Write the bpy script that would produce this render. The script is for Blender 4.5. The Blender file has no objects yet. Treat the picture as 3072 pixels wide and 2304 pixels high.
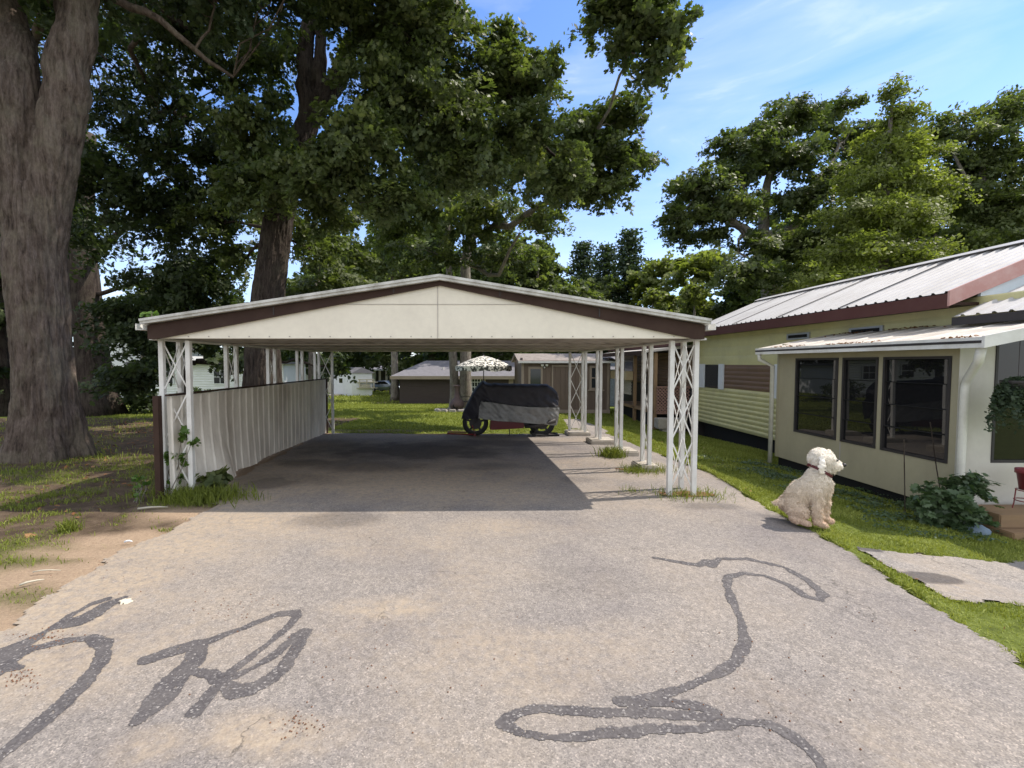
import bpy, bmesh, math, random
import numpy as np
from mathutils import Vector, Matrix
S = bpy.context.scene
COL = S.collection
rnd = random.Random(7)
R = math.radians
# ------------------------------------------------------------------ camera maths
F, CX, CY, HC = 1400.0, 1415.0, 1152.0, 1.65
TH = math.atan(62 / 1400)
def gz(y):
    return float(np.interp(y, [0, 6, 11.6, 19, 30, 40, 67, 200, 900], [0, 0, -.12, -.42, -1.0, -1.15, -2.3, -4, -8]))
def gza(y, x=None):
    z = np.interp(y, [0, 6, 11.6, 19, 30, 40, 67, 200, 900], [0, 0, -.12, -.42, -1.0, -1.15, -2.3, -4, -8])
    if x is not None: z = z - .09 * np.clip(np.asarray(x) - 3.0, 0, 4.5) * np.interp(y, [0, 15, 18.5], [1, 1, 0])
    return z
def P(px, py, Y):
    x = (px - CX) / F; z = -(py - CY) / F
    dy = math.cos(TH) + z * math.sin(TH); dz = -math.sin(TH) + z * math.cos(TH)
    t = Y / dy
    return Vector((x * t, Y, HC + dz * t))
def G(px, py):
    z0 = 0.0
    for _ in range(12):
        x = (px - CX) / F; z = -(py - CY) / F
        dy = math.cos(TH) + z * math.sin(TH); dz = -math.sin(TH) + z * math.cos(TH)
        t = (z0 - HC) / dz
        z0 = float(gza(t * dy, x * t))
    return Vector((x * t, t * dy, z0))
# ------------------------------------------------------------------ noise
def vnoise(x, y, sc, seed=0):
    x = np.asarray(x) / sc; y = np.asarray(y) / sc
    xi = np.floor(x).astype(np.int64); yi = np.floor(y).astype(np.int64)
    fx = x - xi; fy = y - yi
    fx = fx * fx * (3 - 2 * fx); fy = fy * fy * (3 - 2 * fy)
    def h(a, b):
        n = (a * 374761393 + b * 668265263 + seed * 974634777) & 0x7fffffff
        n = ((n ^ (n >> 13)) * 1274126177) & 0x7fffffff
        return ((n ^ (n >> 16)) & 0xffff) / 65535.0
    return (h(xi, yi) * (1 - fx) + h(xi + 1, yi) * fx) * (1 - fy) + (h(xi, yi + 1) * (1 - fx) + h(xi + 1, yi + 1) * fx) * fy
def fbm(x, y, sc, seed=0, o=3):
    t = 0; a = .5; s = 0
    for i in range(o):
        t = t + a * vnoise(x, y, sc / 2 ** i, seed + i); s += a; a *= .5
    return t / s
def inpoly(X, Y, poly):
    ins = np.zeros(X.shape, bool); n = len(poly)
    for i in range(n):
        x1, y1 = poly[i][0], poly[i][1]; x2, y2 = poly[(i + 1) % n][0], poly[(i + 1) % n][1]
        if y1 == y2: continue
        c = ((y1 > Y) != (y2 > Y)) & (X < (x2 - x1) * (Y - y1) / (y2 - y1) + x1)
        ins ^= c
    return ins
# ------------------------------------------------------------------ tagging
def tag(o, label=None, cat=None, group=None, kind=None):
    if label: o['label'] = label
    if cat: o['category'] = cat
    if group: o['group'] = group
    if kind: o['kind'] = kind
    return o
def empty(name, loc, label, cat, group=None, rz=0):
    o = bpy.data.objects.new(name, None); COL.objects.link(o)
    o.location = loc; o.rotation_euler = (0, 0, rz); o.empty_display_size = .2
    return tag(o, label, cat, group)
def np_mesh(name, V, polys, mats, parent=None, attr=None, smooth=False):
    """V (n,3), polys: list of (k-column int arrays)"""
    me = bpy.data.meshes.new(name)
    V = np.asarray(V, np.float32)
    me.vertices.add(len(V)); me.vertices.foreach_set('co', V.ravel())
    loops = np.concatenate([p.ravel() for p in polys]).astype(np.int32)
    cnt = np.concatenate([np.full(len(p), p.shape[1], np.int32) for p in polys])
    st = np.concatenate([[0], np.cumsum(cnt)[:-1]]).astype(np.int32)
    me.loops.add(len(loops)); me.loops.foreach_set('vertex_index', loops)
    me.polygons.add(len(cnt)); me.polygons.foreach_set('loop_start', st)
    if smooth: me.polygons.foreach_set('use_smooth', np.ones(len(cnt), bool))
    if attr:
        for k, v in attr.items():
            a = me.attributes.new(k, 'FLOAT', 'POINT'); a.data.foreach_set('value', np.asarray(v, np.float32))
    me.update(calc_edges=True); me.validate()
    o = bpy.data.objects.new(name, me); COL.objects.link(o)
    for m in (mats if isinstance(mats, (list, tuple)) else [mats]): me.materials.append(m)
    if parent: o.parent = parent
    return o
class MB:
    def __init__(s, base=(0, 0, 0)): s.v = []; s.f = []; s.o = Vector(base)
    def add(s, vs, fs):
        n = len(s.v); s.v += [tuple(Vector(v)) for v in vs]; s.f += [tuple(i + n for i in f) for f in fs]; return s
    def box(s, x0, x1, y0, y1, z0, z1):
        return s.add([(x0, y0, z0), (x1, y0, z0), (x1, y1, z0), (x0, y1, z0), (x0, y0, z1), (x1, y0, z1), (x1, y1, z1), (x0, y1, z1)],
                     [(3, 2, 1, 0), (4, 5, 6, 7), (0, 1, 5, 4), (1, 2, 6, 5), (2, 3, 7, 6), (3, 0, 4, 7)])
    def bbox(s, x0, x1, y0, y1, z0, z1, b=.008):
        bm = bmesh.new(); bmesh.ops.create_cube(bm, size=1)
        bmesh.ops.scale(bm, vec=(abs(x1 - x0), abs(y1 - y0), abs(z1 - z0)), verts=bm.verts)
        bmesh.ops.bevel(bm, geom=bm.edges[:], offset=b, segments=2, affect='EDGES')
        bmesh.ops.translate(bm, vec=((x0 + x1) / 2, (y0 + y1) / 2, (z0 + z1) / 2), verts=bm.verts)
        return s.bm(bm)
    def bm(s, bm, M=None):
        bm.verts.ensure_lookup_table(); bm.verts.index_update()
        s.add([(M @ v.co if M else v.co) for v in bm.verts], [tuple(v.index for v in f.verts) for f in bm.faces]); bm.free(); return s
    def bar(s, a, b, w, h=None, up=(0, 0, 1)):
        a = Vector(a); b = Vector(b); h = h or w; d = (b - a).normalized(); u = Vector(up)
        if abs(d.dot(u)) > .98: u = Vector((0, 1, 0))
        x = d.cross(u).normalized() * w / 2; z = x.cross(d).normalized() * h / 2
        return s.add([a - x - z, a + x - z, a + x + z, a - x + z, b - x - z, b + x - z, b + x + z, b - x + z],
                     [(0, 1, 2, 3), (7, 6, 5, 4), (4, 5, 1, 0), (5, 6, 2, 1), (6, 7, 3, 2), (7, 4, 0, 3)])
    def tube(s, pts, rad, seg=8, cap=True):
        pts = [Vector(p) for p in pts]; n0 = len(s.v); n = len(pts); prev = None
        if not hasattr(rad, '__len__'): rad = [rad] * n
        for i, p in enumerate(pts):
            d = (pts[min(i + 1, n - 1)] - pts[max(i - 1, 0)]).normalized()
            if prev is None:
                u = Vector((0, 0, 1)) if abs(d.z) < .9 else Vector((1, 0, 0)); x = d.cross(u).normalized()
            else:
                x = (prev - d * prev.dot(d)).normalized()
            prev = x; y = d.cross(x)
            for k in range(seg):
                a = 2 * math.pi * k / seg
                s.v.append(tuple(p + (x * math.cos(a) + y * math.sin(a)) * rad[i]))
        for i in range(n - 1):
            for k in range(seg):
                k2 = (k + 1) % seg
                s.f.append((n0 + i * seg + k, n0 + i * seg + k2, n0 + (i + 1) * seg + k2, n0 + (i + 1) * seg + k))
        if cap:
            s.f.append(tuple(n0 + k for k in range(seg))[::-1]); s.f.append(tuple(n0 + (n - 1) * seg + k for k in range(seg)))
        return s
    def lathe(s, c, prof, seg=20, ax='z'):
        n0 = len(s.v); c = Vector(c)
        for r, h in prof:
            for k in range(seg):
                a = 2 * math.pi * k / seg
                p = Vector((r * math.cos(a), r * math.sin(a), h))
                if ax == 'y': p = Vector((p.x, p.z, p.y))
                if ax == 'x': p = Vector((p.z, p.x, p.y))
                s.v.append(tuple(c + p))
        for i in range(len(prof) - 1):
            for k in range(seg):
                k2 = (k + 1) % seg
                s.f.append((n0 + i * seg + k, n0 + i * seg + k2, n0 + (i + 1) * seg + k2, n0 + (i + 1) * seg + k))
        return s
    def prism(s, poly, d):
        """poly list of 3D points, extruded by vector d"""
        n = len(poly); d = Vector(d); p = [Vector(q) for q in poly]
        return s.add(p + [q + d for q in p], [tuple(range(n))[::-1], tuple(range(n, 2 * n))] + [(i, (i + 1) % n, (i + 1) % n + n, i + n) for i in range(n)])
    def corr(s, o, u, v, nrm, pitch, amp, prof=((0, 0), (.25, 1), (.5, 1), (.75, 0)), th=0):
        """ribbed sheet: waves repeat along u, ribs run along v"""
        o = Vector(o); u = Vector(u); v = Vector(v); nrm = Vector(nrm).normalized(); L = u.length; ud = u.normalized()
        pts = []; k = 0
        while k * pitch < L:
            for a, b in prof:
                q = (k + a) * pitch
                if q < L: pts.append((q, b * amp))
            k += 1
        pts.append((L, 0)); n = len(pts)
        vs = [o + ud * a + nrm * b for a, b in pts]
        s.add(vs + [q + v for q in vs], [(i, i + 1, i + 1 + n, i + n) for i in range(n - 1)]); return s
    def build(s, name, mat, parent=None, smooth=False):
        me = bpy.data.meshes.new(name); off = s.o
        me.from_pydata([(v[0] - off.x, v[1] - off.y, v[2] - off.z) for v in s.v], [], s.f); me.update()
        bm = bmesh.new(); bm.from_mesh(me); bmesh.ops.recalc_face_normals(bm, faces=bm.faces); bm.to_mesh(me); bm.free()
        me.materials.append(mat)
        if smooth:
            me.polygons.foreach_set('use_smooth', np.ones(len(me.polygons), bool))
        o = bpy.data.objects.new(name, me); COL.objects.link(o); o.location = off
        if parent:
            o.parent = parent
            if off.length > 0: o.location = off - Vector(parent_world(parent)); 
            else: o.location = -Vector(parent_world(parent))
        return o
def parent_world(p):
    v = Vector((0, 0, 0))
    while p:
        v += Vector(p.location); p = p.parent
    return v
def smooth_by_angle(o, ang=35):
    pass
# world-space geometry helper: children built in world coordinates are shifted back by build()
# ------------------------------------------------------------------ materials
def newmat(name):
    m = bpy.data.materials.new(name); m.use_nodes = True; nt = m.node_tree; return m, nt, nt.nodes['Principled BSDF']
def N(nt, t, **k):
    n = nt.nodes.new(t)
    for a, b in k.items():
        if hasattr(n, a): setattr(n, a, b)
        else: n.inputs[a.replace('_', ' ')].default_value = b
    return n
def ramp(nt, fac, stops):
    r = nt.nodes.new('ShaderNodeValToRGB'); nt.links.new(fac, r.inputs[0]); e = r.color_ramp.elements
    while len(e) < len(stops): e.new(.5)
    for i, (p, c) in enumerate(stops):
        e[i].position = p; e[i].color = (*c, 1) if len(c) == 3 else c
    return r.outputs[0]
def mix(nt, f, a, b, mode='MIX'):
    n = nt.nodes.new('ShaderNodeMix'); n.data_type = 'RGBA'; n.blend_type = mode
    for s, v in ((n.inputs[0], f), (n.inputs[6], a), (n.inputs[7], b)):
        if isinstance(v, (float, int)): s.default_value = v
        elif isinstance(v, tuple): s.default_value = (*v, 1) if len(v) == 3 else v
        else: nt.links.new(v, s)
    return n.outputs[2]
def noise(nt, sc, det=4, rough=.55, vec=None, stretch=None):
    n = N(nt, 'ShaderNodeTexNoise', Scale=sc, Detail=det, Roughness=rough)
    if vec is None:
        vec = nt.nodes.new('ShaderNodeTexCoord').outputs['Object']
    if stretch:
        mp = nt.nodes.new('ShaderNodeMapping'); mp.inputs['Scale'].default_value = stretch; nt.links.new(vec, mp.inputs[0]); vec = mp.outputs[0]
    nt.links.new(vec, n.inputs['Vector']); return n.outputs['Fac']
def attr(nt, nm):
    a = nt.nodes.new('ShaderNodeAttribute'); a.attribute_name = nm; return a.outputs['Fac']
def bump(nt, b, h, st, d=.01, prev=None):
    n = N(nt, 'ShaderNodeBump', Strength=st, Distance=d); nt.links.new(h, n.inputs['Height'])
    if prev: nt.links.new(prev, n.inputs['Normal'])
    nt.links.new(n.outputs[0], b.inputs['Normal']); return n.outputs[0]
def paint(name, c, rough=.5, dirt=None, dirt_sc=3.0, amt=.5, bmp=.0, stretch=None, metal=0, spec=.5):
    """painted or weathered surface; dirt colour blotches"""
    m, nt, b = newmat(name)
    b.inputs['Roughness'].default_value = rough; b.inputs['Metallic'].default_value = metal; b.inputs['Specular IOR Level'].default_value = spec
    if dirt is None: dirt = tuple(x * .6 for x in c)
    f = noise(nt, dirt_sc, 6, .65, stretch=stretch)
    f2 = ramp(nt, f, [(.42, (0, 0, 0)), (.75, (amt, amt, amt))])
    g = noise(nt, dirt_sc * 9, 3, .6)
    g2 = ramp(nt, g, [(.3, (.965,) * 3), (.7, (1.02,) * 3)])
    c1 = mix(nt, f2, c, dirt); c2 = mix(nt, 1.0, c1, g2, 'MULTIPLY')
    nt.links.new(c2, b.inputs['Base Color'])
    if bmp: bump(nt, b, g, bmp, .004)
    return m
def asphalt(name, base=(.23, .208, .19)):
    m, nt, b = newmat(name); b.inputs['Roughness'].default_value = .9; b.inputs['Specular IOR Level'].default_value = .3
    tc = nt.nodes.new('ShaderNodeTexCoord').outputs['Object']
    v = N(nt, 'ShaderNodeTexVoronoi', Scale=150.0); nt.links.new(tc, v.inputs['Vector'])
    sep = nt.nodes.new('ShaderNodeSeparateColor'); nt.links.new(v.outputs['Color'], sep.inputs[0])
    k = ramp(nt, sep.outputs[0], [(0, (.6,) * 3), (.35, (.86, .85, .85)), (.75, (1.04, 1.03, 1.0)), (.93, (1.2, 1.17, 1.13)), (1, (1.6, 1.53, 1.46))])
    v2 = N(nt, 'ShaderNodeTexVoronoi', Scale=36.0); nt.links.new(tc, v2.inputs['Vector'])
    sep2 = nt.nodes.new('ShaderNodeSeparateColor'); nt.links.new(v2.outputs['Color'], sep2.inputs[0])
    big = ramp(nt, sep2.outputs[1], [(.0, (.88,) * 3), (.5, (1.0,) * 3), (1, (1.14,) * 3)])
    c = mix(nt, 1.0, (*base,), k, 'MULTIPLY'); c = mix(nt, 1.0, c, big, 'MULTIPLY')
    lo = ramp(nt, noise(nt, .8, 6, .6, tc), [(.3, (.78, .78, .82)), (.5, (1, 1, 1)), (.7, (1.14, 1.12, 1.08))])
    c = mix(nt, 1.0, c, lo, 'MULTIPLY')
    # sand film, plus the brown tone of carport shade painted into the colour
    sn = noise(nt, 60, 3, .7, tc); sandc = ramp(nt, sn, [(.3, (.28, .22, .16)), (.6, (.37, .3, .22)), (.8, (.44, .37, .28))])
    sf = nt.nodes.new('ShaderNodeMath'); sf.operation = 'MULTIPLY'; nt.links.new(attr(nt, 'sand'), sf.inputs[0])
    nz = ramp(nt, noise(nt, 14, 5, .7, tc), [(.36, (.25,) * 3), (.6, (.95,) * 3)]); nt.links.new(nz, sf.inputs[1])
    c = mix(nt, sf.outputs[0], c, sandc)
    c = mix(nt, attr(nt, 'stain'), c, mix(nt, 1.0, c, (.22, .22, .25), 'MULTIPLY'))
    # hairline cracks
    dist = N(nt, 'ShaderNodeTexVoronoi', Scale=1.1, feature='DISTANCE_TO_EDGE')
    nv = N(nt, 'ShaderNodeTexNoise', Scale=3.0, Detail=6.0); nt.links.new(tc, nv.inputs['Vector'])
    wv = nt.nodes.new('ShaderNodeVectorMath'); wv.operation = 'MULTIPLY_ADD'; nt.links.new(nv.outputs['Color'], wv.inputs[0]); wv.inputs[1].default_value = (.55,) * 3; nt.links.new(tc, wv.inputs[2])
    nt.links.new(wv.outputs[0], dist.inputs['Vector'])
    cr = ramp(nt, dist.outputs['Distance'], [(0, (1,) * 3), (.006, (.0,) * 3)])
    cm = nt.nodes.new('ShaderNodeMath'); cm.operation = 'MULTIPLY'; nt.links.new(cr, cm.inputs[0])
    nt.links.new(ramp(nt, noise(nt, 1.3, 3, .5, tc), [(.5, (0,) * 3), (.62, (.7,) * 3)]), cm.inputs[1])
    c = mix(nt, cm.outputs[0], c, (.05, .045, .04))
    nt.links.new(c, b.inputs['Base Color'])
    h = mix(nt, .5, sep.outputs[0], v2.outputs['Distance'])
    bump(nt, b, h, .4, .005)
    return m
def bark(name, c0, c1, sc=1.0):
    m, nt, b = newmat(name); b.inputs['Roughness'].default_value = .95; b.inputs['Specular IOR Level'].default_value = .15
    tc = nt.nodes.new('ShaderNodeTexCoord').outputs['Object']
    n1 = noise(nt, 15 * sc, 8, .72, tc, (1, 1, .14)); n2 = noise(nt, 3 * sc, 5, .6, tc); n3 = noise(nt, 40 * sc, 4, .7, tc, (1, 1, .4))
    c = ramp(nt, n1, [(.32, tuple(x * .3 for x in c0)), (.45, c0), (.62, c1)])
    c = mix(nt, ramp(nt, n2, [(.45, (0,) * 3), (.7, (.55,) * 3)]), c, tuple(x * 1.25 + .01 for x in (c1[0] * .9, c1[1], c1[2] * .85)))
    c = mix(nt, 1.0, c, ramp(nt, n3, [(.3, (.75,) * 3), (.7, (1.2,) * 3)]), 'MULTIPLY')
    nt.links.new(c, b.inputs['Base Color'])
    bump(nt, b, mix(nt, .3, n1, n3), .9, .05); return m
def leafmat(name, dark, mid, light, trans=.3, rough=.55, spec=.28, tm=(1.5, 1.7, .6)):
    m, nt, b = newmat(name); b.inputs['Roughness'].default_value = rough; b.inputs['Specular IOR Level'].default_value = spec
    c = ramp(nt, attr(nt, 'tint'), [(0, dark), (.5, mid), (1, light)])
    nt.links.new(c, b.inputs['Base Color'])
    t = nt.nodes.new('ShaderNodeBsdfTranslucent'); tc = mix(nt, 1.0, c, tm, 'MULTIPLY'); nt.links.new(tc, t.inputs[0])
    ms = nt.nodes.new('ShaderNodeMixShader'); ms.inputs[0].default_value = trans
    nt.links.new(b.outputs[0], ms.inputs[1]); nt.links.new(t.outputs[0], ms.inputs[2])
    nt.links.new(ms.outputs[0], nt.nodes['Material Output'].inputs[0]); return m
def glass(name, c=(.012, .012, .013), rough=.04):
    m, nt, b = newmat(name); b.inputs['Base Color'].default_value = (*c, 1); b.inputs['Roughness'].default_value = rough
    b.inputs['Specular IOR Level'].default_value = .5; b.inputs['IOR'].default_value = 1.5
    return m
M = {}
M['asphalt'] = asphalt('asphalt'); M['asphalt_old'] = asphalt('asphalt_path', (.235, .217, .203))
M['tar'] = None
m, nt, b = newmat('tar'); b.inputs['Roughness'].default_value = .75; b.inputs['Specular IOR Level'].default_value = .3
tc = nt.nodes.new('ShaderNodeTexCoord').outputs['Object']
v = N(nt, 'ShaderNodeTexVoronoi', Scale=110.0); nt.links.new(tc, v.inputs['Vector'])
sp = nt.nodes.new('ShaderNodeSeparateColor'); nt.links.new(v.outputs['Color'], sp.inputs[0])
c = ramp(nt, sp.outputs[0], [(0, (.06, .054, .055)), (.8, (.092, .084, .084)), (.95, (.15, .14, .135)), (1, (.3, .28, .26))])
c = mix(nt, ramp(nt, noise(nt, 7, 4, .6, tc), [(.4, (0,) * 3), (.75, (.5,) * 3)]), c, (.15, .135, .125))
nt.links.new(c, b.inputs['Base Color']); bump(nt, b, sp.outputs[0], .3, .004); M['tar'] = m
# lawn soil
m, nt, b = newmat('soil'); b.inputs['Roughness'].default_value = 1; b.inputs['Specular IOR Level'].default_value = .1
tc = nt.nodes.new('ShaderNodeTexCoord').outputs['Object']
soil = ramp(nt, noise(nt, 5, 8, .7, tc), [(.3, (.055, .038, .026)), (.5, (.10, .072, .05)), (.72, (.17, .125, .085))])
sand = ramp(nt, noise(nt, 40, 4, .7, tc), [(.3, (.3, .215, .15)), (.7, (.43, .32, .22))])
gr = ramp(nt, noise(nt, 9, 8, .75, tc), [(.3, (.065, .08, .02)), (.5, (.125, .155, .033)), (.7, (.2, .235, .06))])
c = mix(nt, attr(nt, 'sand'), soil, sand); c = mix(nt, attr(nt, 'green'), c, gr)
nt.links.new(c, b.inputs['Base Color']); bump(nt, b, noise(nt, 30, 8, .8, tc), .8, .03); M['soil'] = m
M['grass'] = leafmat('grass_blades', (.11, .14, .026), (.22, .26, .05), (.38, .41, .12), .3, .6, .2, (1.4, 1.35, .6))
M['leaf_dark'] = leafmat('leaf_dark', (.026, .040, .018), (.048, .07, .028), (.1, .125, .048), .34, .55, .35)
M['leaf_oak'] = leafmat('leaf_oak', (.05, .070, .028), (.09, .115, .042), (.17, .19, .075), .4, .52, .35)
M['leaf_mid'] = leafmat('leaf_mid', (.065, .088, .036), (.115, .14, .054), (.2, .22, .09), .4, .55, .3)
M['leaf_light'] = leafmat('leaf_light', (.1, .12, .035), (.165, .19, .055), (.26, .28, .1), .42, .55, .3)
M['leaf_far'] = leafmat('leaf_far', (.05, .072, .032), (.09, .12, .05), (.15, .18, .075), .35, .6, .25)
M['leaf_red'] = leafmat('leaf_red', (.05, .02, .02), (.08, .03, .028), (.12, .05, .035), .2, .6, .3)
M['needle'] = leafmat('needles', (.03, .048, .028), (.05, .075, .04), (.085, .115, .06), .2, .6, .3)
M['weed'] = leafmat('weed_leaf', (.05, .1, .02), (.09, .16, .03), (.17, .26, .06), .35, .45, .4)
M['shrub'] = leafmat('shrub_leaf', (.045, .08, .035), (.08, .125, .055), (.16, .21, .12), .25, .4, .45)
M['dry'] = leafmat('dry_leaf', (.16, .07, .03), (.25, .12, .05), (.4, .3, .17), .1, .8, .2)
M['bark_big'] = bark('bark_maple', (.085, .063, .05), (.155, .12, .10)); M['bark_dark'] = bark('bark_dark', (.036, .027, .022), (.075, .058, .048))
M['bark_grey'] = bark('bark_grey', (.16, .135, .115), (.27, .235, .2), 1.4)
M['white'] = paint('white_enamel', (.74, .73, .69), .4, (.4, .36, .3), 3, .5)
M['cream'] = paint('cream_panel', (.8, .74, .61), .5, (.62, .56, .46), 1.6, .5)
M['maroon'] = paint('maroon_trim', (.042, .022, .016), .65, (.08, .05, .036), 2.5, .6, spec=.2)
M['maroon_red'] = paint('maroon_red_trim', (.075, .021, .016), .6, (.11, .05, .038), 2.5, .5)
M['pink_trim'] = paint('faded_red_trim', (.45, .24, .21), .6, (.55, .4, .36), 4, .7)
M['roof_metal'] = paint('roof_metal', (.47, .46, .45), .5, (.3, .28, .26), 1.5, .6, metal=.0)
M['awning'] = paint('awning_roof', (.5, .465, .41), .6, (.3, .24, .18), 3, .75)
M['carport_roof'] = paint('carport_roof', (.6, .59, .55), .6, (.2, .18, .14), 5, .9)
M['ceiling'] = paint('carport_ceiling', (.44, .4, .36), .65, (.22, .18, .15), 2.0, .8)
M['fence'] = paint('fence_panel', (.82, .76, .66), .5, (.32, .25, .2), 2.2, .7, stretch=(1, 1, .3))
M['siding_y'] = paint('yellow_siding', (.62, .58, .3), .5, (.4, .37, .22), 1.8, .5)
M['siding_b'] = paint('brown_siding', (.2, .125, .085), .55, (.13, .085, .06), 2, .5)
M['porch_wall'] = paint('cream_green_wall', (.41, .37, .25), .5, (.28, .245, .165), 1.4, .6, stretch=(1, 1, .35))
M['porch_front'] = paint('off_white_wall', (.62, .59, .52), .5, (.45, .4, .33), 1.3, .7, stretch=(1, 1, .3))
M['bluewhite'] = paint('pale_blue_gable', (.62, .7, .74), .6, (.5, .55, .58), 2, .3)
M['glass'] = glass('dark_glass', rough=.015); M['glass2'] = glass('shed_glass', (.03, .035, .04), .08)
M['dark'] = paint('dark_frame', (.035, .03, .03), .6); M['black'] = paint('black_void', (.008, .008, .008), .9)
M['concrete'] = paint('concrete', (.42, .38, .32), .9, (.25, .2, .15), 8, .7, .4)
M['wood'] = paint('deck_wood', (.3, .19, .1), .7, (.16, .1, .06), 4, .6, stretch=(.2, 1, 1))
M['pinkwood'] = paint('lattice_wood', (.3, .17, .13), .7, (.18, .1, .08), 4, .6)
M['yellowwood'] = paint('tan_board', (.48, .38, .22), .7)
M['shed_wall'] = paint('shed_siding', (.175, .125, .095), .75, (.11, .08, .062), 4, .6, .2, stretch=(1, 1, .2))
M['shed_trim'] = paint('shed_trim', (.34, .27, .21), .7)
M['shingle'] = paint('roof_shingle', (.17, .165, .18), .9, (.1, .1, .11), 5, .7, .5)
M['shingle_old'] = paint('old_shingle', (.27, .235, .21), .9, (.13, .11, .1), 6, .9, .6)
M['house_brown'] = paint('dark_brown_siding', (.06, .042, .038), .7, (.045, .03, .028), 3, .4)
M['far_white'] = paint('far_white_siding', (.72, .74, .76), .5, (.55, .57, .6), 3, .4)
M['far_cream'] = paint('far_cream', (.5, .46, .36), .6)
M['red'] = paint('red_fairing', (.12, .005, .007), .35, (.1, .005, .01), 3, .3)
M['rubber'] = paint('rubber', (.012, .012, .012), .7); M['alloy'] = paint('alloy', (.45, .45, .47), .35, metal=.8); M['redmetal'] = paint('red_stand', (.16, .015, .015), .4)
M['cover_black'] = paint('cover_black', (.016, .014, .02), .6, (.03, .027, .035), 5, .6, .2)
M['cover_silver'] = paint('cover_silver', (.24, .24, .23), .5, (.13, .125, .12), 7, .8, .3, metal=.2)
M['clay'] = paint('chiminea_clay', (.13, .085, .08), .7, (.07, .05, .05), 6, .6)
M['stone'] = paint('edging_stone', (.42, .39, .36), .9, (.25, .22, .2), 8, .7, .4)
M['iron'] = paint('wrought_iron', (.03, .02, .02), .5); M['redpot'] = paint('red_pot', (.22, .03, .035), .5)
M['collar'] = paint('red_collar', (.1, .012, .014), .6); M['nose'] = paint('dog_nose', (.015, .012, .012), .35)
M['carpaint'] = paint('car_paint', (.2, .24, .28), .3, metal=.4); M['taillight'] = paint('tail_light', (.4, .02, .02), .3)
M['plastic_white'] = paint('white_pipe', (.7, .68, .6), .45, (.45, .42, .35), 5, .5)
M['blue'] = paint('blue_bin', (.2, .27, .34), .7); M['mulch'] = paint('mulch', (.2, .09, .045), .95, (.1, .05, .03), 12, .9, .8)
# umbrella cloth
m, nt, b = newmat('umbrella_cloth'); b.inputs['Roughness'].default_value = .8
c = ramp(nt, noise(nt, 9, 2, .5), [(.49, (.72, .69, .6)), (.52, (.06, .06, .05))]); nt.links.new(c, b.inputs['Base Color']); M['umbrella'] = m
# dog fur
m, nt, b = newmat('dog_fur'); b.inputs['Roughness'].default_value = .9; b.inputs['Specular IOR Level'].default_value = .15
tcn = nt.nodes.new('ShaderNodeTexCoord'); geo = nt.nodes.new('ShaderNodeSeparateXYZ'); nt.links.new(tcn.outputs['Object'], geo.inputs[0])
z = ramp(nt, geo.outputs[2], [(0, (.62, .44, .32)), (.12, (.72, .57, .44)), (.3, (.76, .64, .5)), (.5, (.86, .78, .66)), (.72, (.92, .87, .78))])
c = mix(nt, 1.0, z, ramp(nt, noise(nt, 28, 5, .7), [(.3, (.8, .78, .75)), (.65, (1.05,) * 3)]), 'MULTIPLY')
nt.links.new(c, b.inputs['Base Color']); bump(nt, b, noise(nt, 90, 3, .6), .5, .006); b.inputs['Subsurface Weight'].default_value = 0
M['fur'] = m
# ================================================================== SETTING
def Gp(l): return [G(a, b)[:2] for a, b in l]
drive_poly = Gp([(-500, 2150), (-200, 1990), (0, 1900), (130, 1800), (330, 1680), (500, 1600), (640, 1520), (668, 1462), (780, 1400), (880, 1345), (960, 1306), (1004, 1300), (1300, 1304), (1690, 1302), (1705, 1288),
                 (1745, 1290), (1815, 1300), (1900, 1333), (1990, 1368), (2060, 1396), (2130, 1420), (2190, 1455), (2260, 1500), (2340, 1545), (2390, 1572), (2450, 1604), (2560, 1664), (2700, 1755), (2850, 1855), (3072, 1992), (3400, 2190)])
drive_poly = [(-6, .3)] + drive_poly + [(6, .3)]
path_poly = Gp([(2565, 1640), (2640, 1652), (2800, 1667), (2950, 1682), (3072, 1688), (3400, 1700), (3500, 1830), (3072, 1812), (2930, 1812), (2840, 1795), (2740, 1740), (2660, 1700)])
walk_poly = Gp([(1688, 1258), (1734, 1257), (1790, 1278), (1830, 1296), (1812, 1301), (1745, 1289), (1706, 1287)])
def sheet(name, poly, dx, lift, mat, extra=None, edge=.03, step=1, zoff=True):
    xs = [p[0] for p in poly]; ys = [p[1] for p in poly]
    gx = np.arange(min(xs), max(xs) + dx, dx); gy = np.arange(min(ys), max(ys) + dx, dx)
    X, Y = np.meshgrid(gx, gy)
    cx = X[:-1, :-1] + dx / 2; cy = Y[:-1, :-1] + dx / 2
    wx = cx + edge * (fbm(cx, cy, .22, 3) - .5) * 4; wy = cy + edge * (fbm(cx, cy, .22, 9) - .5) * 4
    ins = inpoly(wx, wy, poly)
    return grid_from_mask(name, X, Y, ins, lift, mat, extra)
def grid_from_mask(name, X, Y, ins, lift, mat, extra=None):
    ny, nx = X.shape; idx = np.arange(nx * ny).reshape(ny, nx)
    f = np.stack([idx[:-1, :-1][ins], idx[:-1, 1:][ins], idx[1:, 1:][ins], idx[1:, :-1][ins]], 1)
    used, inv = np.unique(f, return_inverse=True); f = inv.reshape(f.shape)
    x = X.ravel()[used]; y = Y.ravel()[used]
    z = gza(y, x) + lift
    at = {k: fn(x, y) for k, fn in (extra or {}).items()}
    return np_mesh(name, np.stack([x, y, z], 1), [f], mat, attr=at, smooth=True)
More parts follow.
